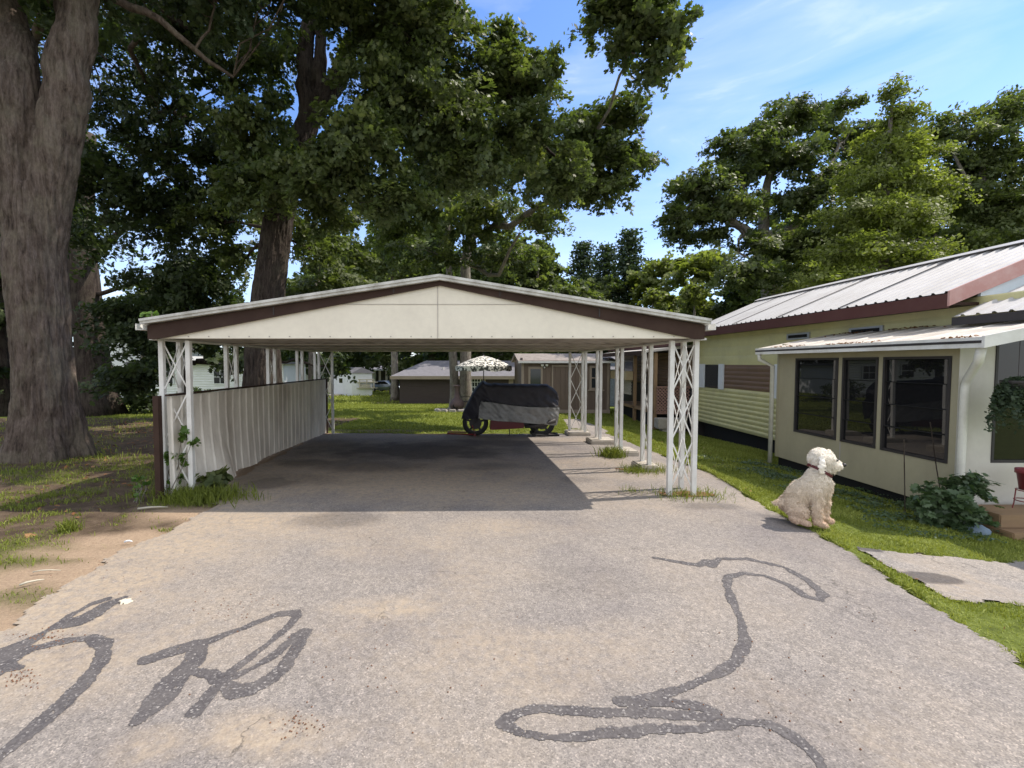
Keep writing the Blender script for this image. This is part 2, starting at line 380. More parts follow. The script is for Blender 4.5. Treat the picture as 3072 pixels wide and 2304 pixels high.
def blob(x, y, px, py, rx, ry, soft=.5):
    """soft-edged patch at a ground spot; radii in metres"""
    c = G(px, py)
    d = np.sqrt(((x - c.x) / rx) ** 2 + ((y - c.y) / ry) ** 2) + (fbm(x, y, .35, int(px)) - .5) * 1.1
    return np.clip((1 - d) / soft + .5, 0, 1)
def sand_shade_d(x, y):
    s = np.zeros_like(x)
    for px, py, rx, ry, a in [(640, 1500, .9, .6, 1.1), (820, 1400, 1.2, .5, .9), (1100, 1440, 2.4, 1.0, 1.2), (1400, 1480, 1.6, .5, .8), (700, 1560, .7, .3, 1.2), (520, 1640, .7, .3, 1.2), (300, 1740, .6, .25, 1.2), (150, 1850, .6, .25, 1.1), (1000, 1440, 1.2, .3, .7), (820, 2205, .28, .12, .95), (460, 2240, .15, .1, .75), (60, 1980, .55, .3, .75), (130, 1830, .6, .35, .85), (440, 1660, .9, .3, .8), (650, 1580, .9, .35, .85), (800, 1560, .9, .35, .6), (1000, 1600, .6, .3, .45), (1150, 1640, .5, .25, .35),  # widest blob paints the shaded carport floor browner; the rest is sand
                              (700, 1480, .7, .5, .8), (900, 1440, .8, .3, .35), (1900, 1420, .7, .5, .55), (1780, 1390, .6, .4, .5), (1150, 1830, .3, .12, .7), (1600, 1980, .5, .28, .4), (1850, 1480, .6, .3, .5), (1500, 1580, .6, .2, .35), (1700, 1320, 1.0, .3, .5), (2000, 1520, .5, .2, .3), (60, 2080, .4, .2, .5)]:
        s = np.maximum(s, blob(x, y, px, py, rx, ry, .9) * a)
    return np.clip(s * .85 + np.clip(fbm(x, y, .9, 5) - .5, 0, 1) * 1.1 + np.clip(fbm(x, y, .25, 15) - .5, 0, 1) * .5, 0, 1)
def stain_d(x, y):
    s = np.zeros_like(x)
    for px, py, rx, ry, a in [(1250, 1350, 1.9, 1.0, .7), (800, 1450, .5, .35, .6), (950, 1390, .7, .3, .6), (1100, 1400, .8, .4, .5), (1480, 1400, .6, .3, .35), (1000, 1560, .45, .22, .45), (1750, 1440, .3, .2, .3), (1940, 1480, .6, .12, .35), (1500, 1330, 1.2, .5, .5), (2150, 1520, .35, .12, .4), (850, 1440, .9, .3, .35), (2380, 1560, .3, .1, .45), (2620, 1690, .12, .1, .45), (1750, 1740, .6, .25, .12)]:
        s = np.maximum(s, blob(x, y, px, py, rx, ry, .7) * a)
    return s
drv = sheet('driveway', drive_poly, .025, .006, M['asphalt'], {'sand': sand_shade_d, 'stain': stain_d}, .06)
tag(drv, 'worn grey asphalt driveway with sand patches', None, None, 'structure')
pth = sheet('side_path', path_poly, .025, .006, M['asphalt_old'], {'sand': lambda x, y: np.clip(fbm(x, y, .5, 8) - .45, 0, 1) * 1.5, 'stain': lambda x, y: np.maximum(blob(x, y, 2600, 1648, .12, .06, .2), blob(x, y, 2790, 1735, .24, .1, .15)) * .8}, .04)
tag(pth, 'pale asphalt side path crossing the grass on the right', None, None, 'structure')
wlk = sheet('garden_walk', walk_poly, .06, .006, M['asphalt_old'], {'sand': lambda x, y: x * 0 + .25, 'stain': lambda x, y: x * 0}, .03)
tag(wlk, 'narrow paved walk leading to the brown shed', None, None, 'structure')
# ground
def sand_g(x, y):
    left = np.zeros_like(x)
    for px, py, rx, ry in [(-100, 1960, 2.0, .4), (230, 1725, 1.2, .3), (470, 1625, .9, .26), (600, 1540, .6, .3), (0, 1880, 1.0, .3), (350, 1660, .7, .15)]:
        left = np.maximum(left, blob(x, y, px, py, rx, ry, .8))
    d = np.zeros_like(x)
    return np.clip(left, 0, 1)
gx_left = Gp([(-900, 1820), (0, 1760), (120, 1700), (300, 1640), (440, 1590), (620, 1490), (660, 1440)])
def green_g(x, y):
    g = np.where(x > 1.5, 1.0, 0.0)
    g = np.where((y > 11.7), 1.0, g)
    l = np.clip((fbm(x, y, .5, 21) - .46) * 2.5, 0, .45)
    g = np.where((x < -3) & (y < 11.7), l * (1 - sand_g(x, y)), g)
    deep = (x < -4) & (y > 7.5)
    g = np.where(deep & (y < 17), l * .3, g)
    g = np.where((x > -3.8) & (x < -2) & (y > 5.9) & (y < 11.9), 0.0, g)
    bare = blob(x, y, 1230, 1208, 3.0, 1.2, .6)          # dry bank by the dark house
    edge = blob(x, y, 1150, 1292, 3.0, .35, .8)
    return np.clip(g - bare * .75 - edge * .6, 0, 1)
def sand_all(x, y):
    return np.clip(sand_g(x, y) + ((x > -3.7) & (x < -2) & (y > 5.8) & (y < 11.8)) * .6 + blob(x, y, 1230, 1208, 3.0, 1.2, .6) * .8 + blob(x, y, 1150, 1292, 3.0, .35, .8) * .3, 0, 1)
def axis(spans):
    o = []
    for a, b, d in spans: o += list(np.arange(a, b, d))
    return np.array(o + [spans[-1][1]])
gx = axis([(-700, -60, 80), (-60, -14, 3), (-14, 9, .09), (9, 60, 3), (60, 700, 80)]); gy = axis([(-30, .6, 3), (.6, 14, .09), (14, 42, .35), (42, 120, 6), (120, 900, 60)])
X, Y = np.meshgrid(gx, gy)
gr = grid_from_mask('ground', X, Y, np.ones((len(gy) - 1, len(gx) - 1), bool), 0, M['soil'], {'sand': sand_all, 'green': green_g})
x = X.ravel(); y = Y.ravel(); z = gza(y, x)
bumpz = (fbm(x, y, .6, 2) - .5) * .05
indrv = inpoly(x, y, drive_poly) | inpoly(x, y, path_poly) | inpoly(x, y, walk_poly)
z = np.where(indrv | (np.abs(x) > 14), z - .012, z + np.clip(bumpz, -.008, .006) - .002)
co = np.stack([x, y, z], 1).astype(np.float32); gr.data.vertices.foreach_set('co', co.ravel()); gr.data.update()
tag(gr, 'lawn soil and dirt around the driveway', None, None, 'structure')
# ---------------------------------------------------------------- tar marks
def tarmark(label, lines, off, sc, seed, wf=1.2):
    segs = []
    for pts in lines:
        pts = [(off[0] + a * sc, off[1] + b * sc, w) for a, b, w in pts]
        q = []
        for i in range(len(pts) - 1):
            for k in range(4):
                t = k / 4; q.append(tuple(pts[i][j] * (1 - t) + pts[i + 1][j] * t for j in range(3)))
        q.append(pts[-1])
        for i in range(len(q) - 1):
            a = G(q[i][0], q[i][1]); b_ = G(q[i + 1][0], q[i + 1][1]); segs.append((a.x, a.y, b_.x, b_.y, (q[i][2] + q[i + 1][2]) / 2))
    A = np.array(segs); A[:, 4] = A[:, 4] * wf + .008; d = .0065
    x0, x1 = min(A[:, 0].min(), A[:, 2].min()) - .12, max(A[:, 0].max(), A[:, 2].max()) + .12
    y0, y1 = max(.4, min(A[:, 1].min(), A[:, 3].min()) - .12), max(A[:, 1].max(), A[:, 3].max()) + .12
    X, Y = np.meshgrid(np.arange(x0, x1, d), np.arange(y0, y1, d))
    cx = X[:-1, :-1] + d / 2; cy = Y[:-1, :-1] + d / 2
    best = np.full(cx.shape, 9.0)
    for ax, ay, bx, by, w in A:
        m_ = (cx > min(ax, bx) - .15) & (cx < max(ax, bx) + .15) & (cy > min(ay, by) - .15) & (cy < max(ay, by) + .15)
        if not m_.any(): continue
        px, py = cx[m_] - ax, cy[m_] - ay; vx, vy = bx - ax, by - ay; L = vx * vx + vy * vy + 1e-9
        t = np.clip((px * vx + py * vy) / L, 0, 1); dd = np.hypot(px - t * vx, py - t * vy) - w / 2
        best[m_] = np.minimum(best[m_], dd)
    best = best + (fbm(cx, cy, .09, seed) - .5) * .035 + (fbm(cx, cy, .025, seed + 4) - .5) * .014
    holes = vnoise(cx, cy, .012, seed + 7) > .93
    ins = (best < 0) & ~(holes & (best > -.05))
    o = grid_from_mask('tar_mark', X, Y, ins, .0085, M['tar'])
    return tag(o, label, 'tar mark', 'dark tar marks on the asphalt')
w = .055
tarmark('curved dark tar line and leaf-shaped blot at left edge of driveway', [
    [(-60, 930, .12), (0, 870, .11), (120, 810, .08), (230, 770, .05), (430, 725, .045), (600, 700, .05), (680, 740, .06), (690, 810, .06), (650, 880, .055), (560, 1000, .055), (430, 1130, .055), (270, 1270, .055), (100, 1410, .055), (-20, 1500, .055)],
    [(-60, 840, .1), (60, 790, .09), (180, 730, .07), (300, 660, .03), (400, 610, .07), (520, 590, .09), (620, 545, .09), (720, 480, .07), (830, 430, .03)],
    [(360, 620, .02), (480, 545, .02), (600, 480, .025), (720, 440, .03)],
    [(-60, 930, .1), (40, 900, .06), (130, 900, .03)]], (0, 1600), .452, 11, 1.35)
tarmark('dark tar blot shaped like a bent letter A near bottom left', [
    [(985, 845, .06), (1100, 805, .07), (1250, 765, .08), (1350, 735, .05), (1500, 680, .04), (1700, 600, .04), (1850, 545, .05), (1960, 530, .06), (1975, 560, .04), (1900, 640, .03), (1780, 740, .03), (1640, 850, .03), (1500, 950, .03), (1400, 1080, .045), (1310, 1190, .05)],
    [(1310, 770, .08), (1280, 870, .09), (1200, 940, .09), (1120, 1030, .1), (1060, 1110, .1), (990, 1190, .07), (905, 1255, .03)],
    [(1280, 920, .05), (1400, 940, .05), (1480, 1000, .05), (1560, 1065, .07), (1680, 1040, .075), (1800, 970, .06), (1900, 880, .055), (1960, 790, .055), (2000, 720, .06), (2020, 660, .05)],
    [(1540, 970, .03), (1700, 890, .03), (1850, 790, .035), (1960, 690, .04)]], (0, 1600), .452, 12, 1.3)
tarmark('long thin looping dark tar line across right half of driveway', [
    [(1040, 140, .025), (1150, 160, .03), (1280, 180, .04), (1330, 160, .07), (1350, 180, .07), (1400, 145, .04), (1550, 145, .045), (1750, 190, .04), (1880, 260, .045), (1970, 340, .06), (1950, 372, .06), (1880, 355, .05), (1780, 290, .035), (1650, 240, .025), (1520, 225, .04), (1450, 245, .06), (1440, 300, .055), (1480, 400, .045), (1520, 500, .045), (1540, 600, .05), (1500, 700, .055), (1400, 780, .045), (1200, 860, .04), (1070, 900, .05), (960, 925, .06), (850, 940, .06)],
    [(860, 945, .05), (1100, 940, .045), (1280, 960, .045), (1380, 1005, .05), (1320, 1030, .045), (1180, 1020, .045), (1000, 995, .045), (800, 1000, .045), (600, 990, .045), (400, 975, .045), (270, 1000, .045), (200, 1060, .05), (280, 1110, .05), (400, 1130, .05), (560, 1140, .05), (750, 1115, .045), (1000, 1100, .045), (1250, 1090, .045), (1400, 1070, .045), (1520, 1050, .045), (1680, 1070, .045), (1800, 1130, .045), (1890, 1200, .045), (1960, 1290, .045), (2010, 1390, .045)]], (1400, 1600), .5425, 13, 1.02)
# ================================================================== VEGETATION ENGINE
def rot_frames(nrm, rng):
    n = nrm / np.linalg.norm(nrm, axis=1, keepdims=True)
    r = rng.normal(size=n.shape); u = r - n * (r * n).sum(1, keepdims=True); u /= np.linalg.norm(u, axis=1, keepdims=True)
    return n, u, np.cross(n, u)
OAK = np.array([(0, 0), (.1, .2), (.34, .26), (.16, .42), (.42, .6), (.18, .68), (.22, .88), (0, 1.05), (-.22, .88), (-.18, .68), (-.42, .6), (-.16, .42), (-.34, .26), (-.1, .2)]) - [0, .5]
OV = np.array([(0, -.5), (.26, -.15), (.24, .2), (0, .5), (-.24, .2), (-.26, -.15)])
DIA = np.array([(0, -.5), (.34, 0), (0, .5), (-.34, 0)])
def leaves(name, C, nrm, size, tint, mat, tpl, parent, rng, u=None, base=(0, 0, 0), curl=.12):
    n, uu, vv = rot_frames(nrm, rng)
    if u is not None:
        uu = u - n * (u * n).sum(1, keepdims=True); uu /= np.linalg.norm(uu, axis=1, keepdims=True) + 1e-9; vv = np.cross(n, uu)
    k = len(tpl); size = np.asarray(size)[:, None, None]
    V = C[:, None, :] + (vv[:, None, :] * tpl[None, :, 0:1] + uu[:, None, :] * tpl[None, :, 1:2] - n[:, None, :] * curl * (np.abs(tpl[None, :, 0:1]) * 1.5 + tpl[None, :, 1:2] ** 2 * 2)) * size
    V = V.reshape(-1, 3) - np.array(base)
    f = np.arange(len(C) * k).reshape(-1, k)
    return np_mesh(name, V, [f], mat, parent, {'tint': np.repeat(tint, k)})
def foliage(blobs, per, cr, rng, flat=.6, shell=.45):
    """blobs: (center, radii, nclumps) -> leaf centres, normals, tint, clump centres"""
    Cs, Ns, T, K = [], [], [], []
    for c, r, n in blobs:
        d = rng.normal(size=(n, 3)); d /= np.linalg.norm(d, axis=1, keepdims=True)
        o_ = d * (rng.random((n, 1)) ** shell) * np.array(r); q = o_ + np.array(c)
        K.append(q)
        ct = rng.normal(0, .14, n)
        m_ = np.maximum(6, (per * rng.uniform(.5, 1.5, n)).astype(int))
        idx = np.repeat(np.arange(n), m_)
        dv = o_ / (np.linalg.norm(np.array(r)) * .7) + rng.normal(size=(n, 3)) * [.6, .6, .3] + [0, 0, -.05]; dv /= np.linalg.norm(dv, axis=1, keepdims=True)
        L = cr * 2.6 * rng.uniform(.6, 1.3, n); s = rng.uniform(-.5, .5, len(idx)); Li = L[idx]
        th = cr * .42 * (1.05 - np.abs(s)); off = np.clip(rng.normal(size=(len(idx), 3)), -1.9, 1.9) * [1, 1, flat] * th[:, None]
        pos = q[idx] + dv[idx] * (s * Li)[:, None] + off; pos[:, 2] -= (s + .5) ** 2 * Li * .3
        Cs.append(pos); mn = rng.normal(size=(n, 3)) * .5 + [0, 0, .9] + dv * .4
        Ns.append(mn[idx] + rng.normal(size=(len(idx), 3)) * .55); T.append(np.clip(.42 + ct[idx] + rng.normal(0, .15, len(idx)) + (rng.random(len(idx)) > .97) * .3, 0, 1))
    return np.concatenate(Cs), np.concatenate(Ns), np.concatenate(T), K
def bend(a, b, r0, r1, rng, n=6, wob=.08, sag=.0):
    a = np.array(a); b = np.array(b); L = np.linalg.norm(b - a); pts = []; rad = []
    off = np.zeros(3)
    for i in range(n + 1):
        t = i / n
        if 0 < i < n: off = off * .6 + rng.normal(size=3) * wob * L * .4
        else: off = off * (0 if i == 0 else .3)
        p = a * (1 - t) + b * t + off + np.array([0, 0, sag * L * 4 * t * (1 - t)]); pts.append(tuple(p)); rad.append(r0 * (1 - t) + r1 * t)
    return pts, rad
def B(px, py, Y, rpx, rpy, ry, n):
    c = P(px, py, Y); return ((c.x, c.y, c.z), (rpx * .8 * Y / F, ry * .85, rpy * .8 * Y / F), max(4, int(n * .82)))
def make_organic(tk, spine, rad):
    md = tk.modifiers.new('r', 'REMESH'); md.mode = 'VOXEL'; md.voxel_size = .022; sm = tk.modifiers.new('s', 'SMOOTH'); sm.iterations = 14; sm.factor = .8
    me = bpy.data.meshes.new_from_object(tk.evaluated_get(bpy.context.evaluated_depsgraph_get())); tk.modifiers.clear(); tk.data = me
    n = len(me.vertices); V = np.zeros(n * 3, np.float32); me.vertices.foreach_get('co', V); V = V.reshape(-1, 3); NN = np.zeros(n * 3, np.float32); me.vertices.foreach_get('normal', NN); NN = NN.reshape(-1, 3)
    zs = np.array([p[2] for p in spine]); cx = np.interp(V[:, 2], zs, [p[0] for p in spine]); cy = np.interp(V[:, 2], zs, [p[1] for p in spine])
    u = np.arctan2(V[:, 1] - cy, V[:, 0] - cx) * rad[0]; u = u + (fbm(u, V[:, 2], .5, 5) - .5) * .07
    rid = np.abs(fbm(u, V[:, 2] * .13, .07, 7, 3) - .5) * 2; pl = fbm(u, V[:, 2] * .5, .11, 9, 3) - .5; big = fbm(u, V[:, 2] * .4, .6, 13, 2) - .5
    V = V + NN * (np.clip(rid * 1.6, 0, .7) * .05 - .02 + pl * .03 + big * .06)[:, None]
    me.vertices.foreach_set('co', V.astype(np.float32).ravel()); me.polygons.foreach_set('use_smooth', np.ones(len(me.polygons), bool)); me.update()
def tree(name, label, base, spine, rad, blobs, limbs, per, cr, lsize, leafm, barkm, seed, group=None, tpl=DIA, twigs=.25, flat=.6, cat='tree', segs=10, shell=.45, nofl=False, flare=1.35, organic=0):
    """spine: trunk points; limbs: list of (points list, r0, r1) ; all world coordinates"""
    rng = np.random.default_rng(seed); root = empty(name, base, label, cat, group)
    mb = MB()
    bx = Vector(base)
    sp = [Vector(p) for p in spine]
    # resample trunk with flare
    pts, rr = [], []
    for i in range(len(sp) - 1):
        for k in range(6):
            t = k / 6; p = sp[i].lerp(sp[i + 1], t); r = rad[i] * (1 - t) + rad[i + 1] * t
            h = max(0, p.z - bx.z); r *= 1 + (flare - 1) * math.exp(-h / (rad[0] * 1.6)); pts.append(p); rr.append(r)
    pts.append(sp[-1]); rr.append(rad[-1])
    mb.tube(pts, rr, segs)
    # lumps
    if segs > 12:
        V = np.array(mb.v); n_ = len(pts); ring = np.repeat(np.arange(n_), segs); ang = np.tile(np.arange(segs), n_) / segs * 2 * np.pi
        cen = np.array([tuple(p) for p in pts])[ring]; h = V[:, 2] - bx.z
        lob = np.sin(ang * 5 + 1) * .16 * np.exp(-np.clip(h, 0, 9) / .5) + (fbm(ang * 3, h * .35, .5, seed, 4) - .5) * .16
        dv = V - cen; dv[:, 2] = 0
        V = V + dv * lob[:, None]; mb.v = [tuple(q) for q in V]
    br = MB(); nodes = [np.array(p) for p in pts[len(pts) // 3:]]; nr = list(rr[len(pts) // 3:])
    for li, (lp, r0, r1) in enumerate(limbs):
        lp = [np.array(p) for p in lp]; q, w_ = [], []
        for i in range(len(lp) - 1):
            a, b_ = bend(lp[i], lp[i + 1], r0 + (r1 - r0) * i / (len(lp) - 1), r0 + (r1 - r0) * (i + 1) / (len(lp) - 1), rng, 5, .05)
            if i: a, b_ = a[1:], b_[1:]
            q += a; w_ += b_
        (mb if li < organic else br).tube(q, w_, max(6, segs // 2)); nodes += [np.array(p) for p in q[3:]]; nr += w_[3:]
    C, Nn, T, K = foliage(blobs, per, cr, rng, flat, shell)
    nodes = np.array(nodes); nr = np.array(nr)
    for (c, r, n), ks in zip(blobs, K):
        d = np.linalg.norm(nodes - np.array(c), axis=1); j = int(np.argmin(d)); c_ = np.array(c)
        r0 = min(nr[j] * .6, .03 + .012 * d[j]); a, b_ = bend(nodes[j], c_, r0, r0 * .45, rng, 7, .1, .02); br.tube(a, b_, 5)
        loc = np.array(a[3:])
        for q in ks:
            if rng.random() < twigs:
                e = loc[int(np.argmin(np.linalg.norm(loc - q, axis=1)))]
                a2, b2 = bend(e, q, r0 * .4, .006, rng, 4, .12, .03); br.tube(a2, b2, 4, False)
    tk = mb.build('trunk', barkm, root, True)
    if organic: make_organic(tk, spine, rad)
    if br.v: br.build('branches', barkm, root, True)
    sz = lsize * rng.uniform(.5, 1.45, len(C))
    droop = rng.normal(size=C.shape) + [0, 0, -.8]
    leaves('crown', C, Nn, sz, T, leafm, tpl, root, rng, u=droop, base=base)
    return root
# ================================================================== TREES
XL = lambda px, py, Y: tuple(P(px, py, Y))
# big maple, left foreground
b0 = G(150, 1372); Yt = b0.y
tree('maple_tree', 'huge forked tree with thick grey furrowed trunk at the left edge', b0,
     [b0 - Vector((0, 0, .1)), P(132, 1100, Yt), P(108, 800, Yt), P(100, 560, Yt)], [.46, .41, .43, .36],
     [B(-120, -300, 7.5, 500, 260, 2.5, 110), B(420, -330, 8.5, 420, 230, 2.2, 120), B(250, 120, 12.5, 330, 260, 1.8, 150), B(520, 60, 11.5, 260, 200, 1.8, 120), B(700, -60, 9.5, 260, 160, 1.6, 90), B(150, 420, 14, 180, 200, 1.6, 70), B(520, 330, 13.5, 260, 150, 1.5, 90), ((-1.2, 9.2, 10.2), (2.0, 1.5, .9), 70), ((-3.6, 9.6, 10), (1.6, 1.6, .9), 60), ((.6, 8.8, 10.4), (1.3, 1.2, .8), 40), ((-2.5, 11.5, 11.5), (2, 1.2, .8), 50)],
     [([P(112, 760, Yt), P(165, 470, Yt), P(208, 260, Yt), P(230, 60, Yt + .1), P(245, -60, Yt + .2), P(300, -400, Yt + 1)], .37, .25),
      ([P(100, 740, Yt), P(50, 480, Yt - .1), P(45, 250, Yt - .2), P(15, 40, Yt), P(-100, -400, Yt)], .37, .27),
      ([P(250, -40, Yt + .5), P(480, 60, 9), P(700, 230, 10)], .09, .03)],
     75, .3, .115, M['leaf_dark'], M['bark_big'], 1, tpl=OAK, segs=64, twigs=.35, flare=1.36, organic=2)
# second trunk behind it
b0 = G(300, 1245); Yt = b0.y
tree('maple_tree', 'shaded thick-trunked tree close behind the huge forked tree', b0,
     [b0 - Vector((0, 0, .1)), P(270, 1000, Yt), P(240, 700, Yt), P(250, 400, Yt)], [.62, .5, .45, .4],
     [B(330, 500, 14, 260, 150, 2, 120), B(500, 640, 15, 250, 130, 2, 110), B(250, 700, 16, 160, 130, 2, 60), B(560, 830, 16, 220, 110, 1.5, 100), B(400, 960, 15, 160, 120, 1.5, 80), B(400, 1120, 14.5, 110, 60, 1, 50), B(640, 480, 14, 200, 120, 1.6, 80)],
     [([P(260, 800, Yt), P(420, 640, Yt - .5), P(560, 560, Yt - 1)], .15, .05), ([P(250, 900, Yt), P(420, 850, Yt), P(580, 800, Yt)], .1, .03)],
     68, .38, .14, M['leaf_dark'], M['bark_dark'], 2, tpl=OAK, segs=24, twigs=.3)
# oak behind the fence
Yt = 13.0; b0 = Vector((P(785, 1200, Yt).x, Yt, gz(Yt)))
tree('oak_tree', 'large dark-trunked oak rising behind the metal fence and carport roof', b0,
     [b0 - Vector((0, 0, .2)), P(787, 1050, Yt), P(812, 830, Yt), P(838, 640, Yt), P(880, 480, Yt), P(930, 350, Yt)], [.52, .44, .40, .38, .36, .28],
     [B(760, 560, 11.5, 170, 90, 1.2, 85), B(930, 520, 11, 200, 90, 1.2, 120), B(1060, 420, 10.5, 170, 110, 1.2, 110), B(760, 380, 11.5, 180, 110, 1.5, 90), B(1180, 590, 11, 150, 70, 1, 50),
      B(1150, 280, 11, 170, 130, 1.4, 110), B(1280, 130, 11, 220, 170, 1.5, 150), B(760, 160, 13, 200, 160, 1.6, 100), B(1100, 40, 11, 260, 110, 1.6, 100), B(1000, -250, 12, 400, 220, 2.5, 130), B(1330, 330, 11, 190, 110, 1.4, 110),
      B(1480, 230, 12, 150, 95, 1.2, 75), B(1580, 230, 12, 140, 100, 1.0, 65), B(1390, 480, 11.5, 200, 90, 1.2, 95), B(1560, 400, 12, 170, 120, 1.2, 95), B(1690, 500, 12.5, 120, 90, 1.0, 50), B(640, 660, 14, 120, 60, 1.2, 40), B(720, 760, 15, 90, 80, 1.2, 26), B(700, 620, 14.5, 100, 70, 1.2, 36), B(1000, 640, 12.5, 110, 60, 1, 40), B(960, 760, 15, 80, 60, 1, 20), B(1500, 120, 12, 90, 50, .8, 22), B(900, 690, 14, 60, 60, .8, 16)],
     [([P(925, 350, Yt), P(915, 200, Yt), P(925, 20, Yt), P(940, -200, Yt)], .26, .14), ([P(935, 350, Yt), P(1000, 260, Yt), P(1080, 80, Yt), P(1130, -150, Yt)], .3, .16),
      ([P(960, 320, Yt), P(960, 160, Yt), P(970, -100, Yt)], .2, .1), ([P(1060, 120, Yt), P(1250, 200, 12), P(1500, 330, 12), P(1680, 480, 12.4)], .12, .03),
      ([P(860, 560, Yt), P(1000, 560, 11.8), P(1180, 590, 11)], .1, .03), ([P(850, 600, Yt), P(700, 480, 12)], .1, .03)],
     80, .29, .118, M['leaf_oak'], M['bark_dark'], 3, tpl=OAK, segs=48, twigs=.4, organic=3)
# overhead limb foliage reaching the top right of the sky gap
Yt = 17; b0 = Vector((P(1700, 1200, Yt).x, Yt, gz(Yt)))
# trees behind the fire ring
Yt = 24; b0 = Vector((P(1366, 1200, Yt).x, Yt, gz(Yt)))
tree('garden_tree', 'slim straight trunk tree directly behind the clay chiminea', b0,
     [b0 - Vector((0, 0, .1)), P(1362, 1120, Yt), P(1350, 900, Yt), P(1342, 640, Yt), P(1335, 450, Yt)], [.26, .22, .17, .14, .1],
     [B(1330, 560, 22, 190, 90, 2.0, 80), B(1180, 640, 23, 160, 90, 2, 75), B(1460, 640, 20, 180, 80, 2, 75), B(1250, 480, 22, 160, 80, 2, 60)],
     [([P(1345, 700, Yt), P(1450, 640, 21), P(1540, 560, 20)], .08, .03)], 75, .45, .19, M['leaf_mid'], M['bark_grey'], 4, group='trees behind the fire ring', tpl=OAK, segs=14)
Yt = 24; b0 = Vector((P(1397, 1200, Yt).x, Yt, gz(Yt)))
tree('garden_tree', 'thicker leaning trunk tree right of the chiminea with wide spreading limbs', b0,
     [b0 - Vector((0, 0, .1)), P(1396, 1120, Yt), P(1400, 900, Yt), P(1395, 780, Yt), P(1420, 700, Yt)], [.33, .29, .26, .24, .2],
     [B(1700, 560, 15, 120, 70, 1.4, 60), B(1640, 470, 14.5, 100, 60, 1.2, 40), B(1790, 470, 14, 130, 90, 1.3, 70), B(1860, 350, 14, 95, 75, 1.2, 45), B(1890, 490, 14, 70, 70, 1.0, 32), B(1830, 560, 14, 90, 45, 1, 26), B(1620, 650, 18, 120, 50, 1.4, 40), B(1590, 500, 16, 140, 80, 1.4, 60),
      B(1300, 760, 21, 170, 80, 2, 70), B(1500, 780, 21, 140, 60, 1.6, 50), B(1740, 370, 14, 90, 70, 1.2, 40),
      B(1900, 60, 11, 95, 80, 1, 55), B(1990, 110, 11, 60, 75, .9, 32), B(1800, 20, 11, 80, 55, 1, 28), B(1960, 200, 11, 45, 38, .6, 12), B(1960, -60, 11, 90, 80, 1, 40)],
     [([P(1420, 710, Yt), P(1550, 660, 18), P(1700, 570, 16), P(1800, 520, 14.5)], .16, .05), ([P(1400, 780, Yt), P(1500, 820, 20), P(1560, 700, 18)], .12, .04),
      ([P(1410, 720, Yt), P(1380, 560, 21), P(1300, 400, 20)], .14, .06), ([P(1700, 570, 16), P(1830, 330, 13), P(1880, 150, 11.5), P(1930, 20, 11)], .05, .02)],
     78, .3, .135, M['leaf_oak'], M['bark_grey'], 5, group='trees behind the fire ring', tpl=OAK, segs=16)
# bright maple saplings left of centre
Yt = 18; b0 = Vector((P(930, 1180, Yt).x, Yt, gz(Yt)))
tree('young_maple_tree', 'young light green tree seen between the oak trunk and roof peak', b0,
     [b0, P(935, 1000, Yt), P(950, 850, Yt)], [.12, .1, .07],
     [B(960, 720, 17, 80, 70, 1.0, 50), B(1030, 850, 18, 130, 60, 1.4, 60), B(900, 880, 18, 60, 60, 1.2, 28), B(1060, 760, 20, 100, 60, 1.4, 50)], [], 45, .35, .17, M['leaf_mid'], M['bark_grey'], 6, tpl=OAK, segs=8)
# shaded understorey tree left of carport
Yt = 17; b0 = Vector((P(560, 1200, Yt).x, Yt, gz(Yt)))
tree('understorey_tree', 'thin dark shaded tree between the two big trunks and carport', b0,
     [b0, P(560, 1000, Yt), P(555, 800, Yt)], [.14, .11, .08],
     [B(620, 820, 17, 150, 90, 1.4, 70), B(480, 880, 18, 130, 100, 1.4, 60), B(660, 960, 17, 110, 60, 1.2, 50), B(520, 1020, 16, 100, 60, 1.2, 30), B(700, 1080, 15.5, 50, 36, .8, 18), B(1000, 1090, 17, 60, 40, .8, 14)], [], 50, .36, .17, M['leaf_dark'], M['bark_dark'], 7, tpl=OAK, segs=8)
tree('understorey_tree', 'dark thin tree at the far left behind the huge forked trunk', Vector((P(20, 1200, 18).x, 18, gz(18))),
     [P(20, 1260, 18), P(10, 1000, 18), P(0, 700, 18)], [.2, .15, .1],
     [B(0, 900, 18, 200, 200, 2, 120), B(-150, 1100, 17, 160, 130, 2, 60), B(30, 1120, 19, 120, 90, 2, 60), B(330, 1130, 20, 140, 70, 2, 60), B(0, 620, 18, 220, 160, 2, 90)], [], 50, .42, .2, M['leaf_dark'], M['bark_dark'], 8, tpl=OAK, segs=8)
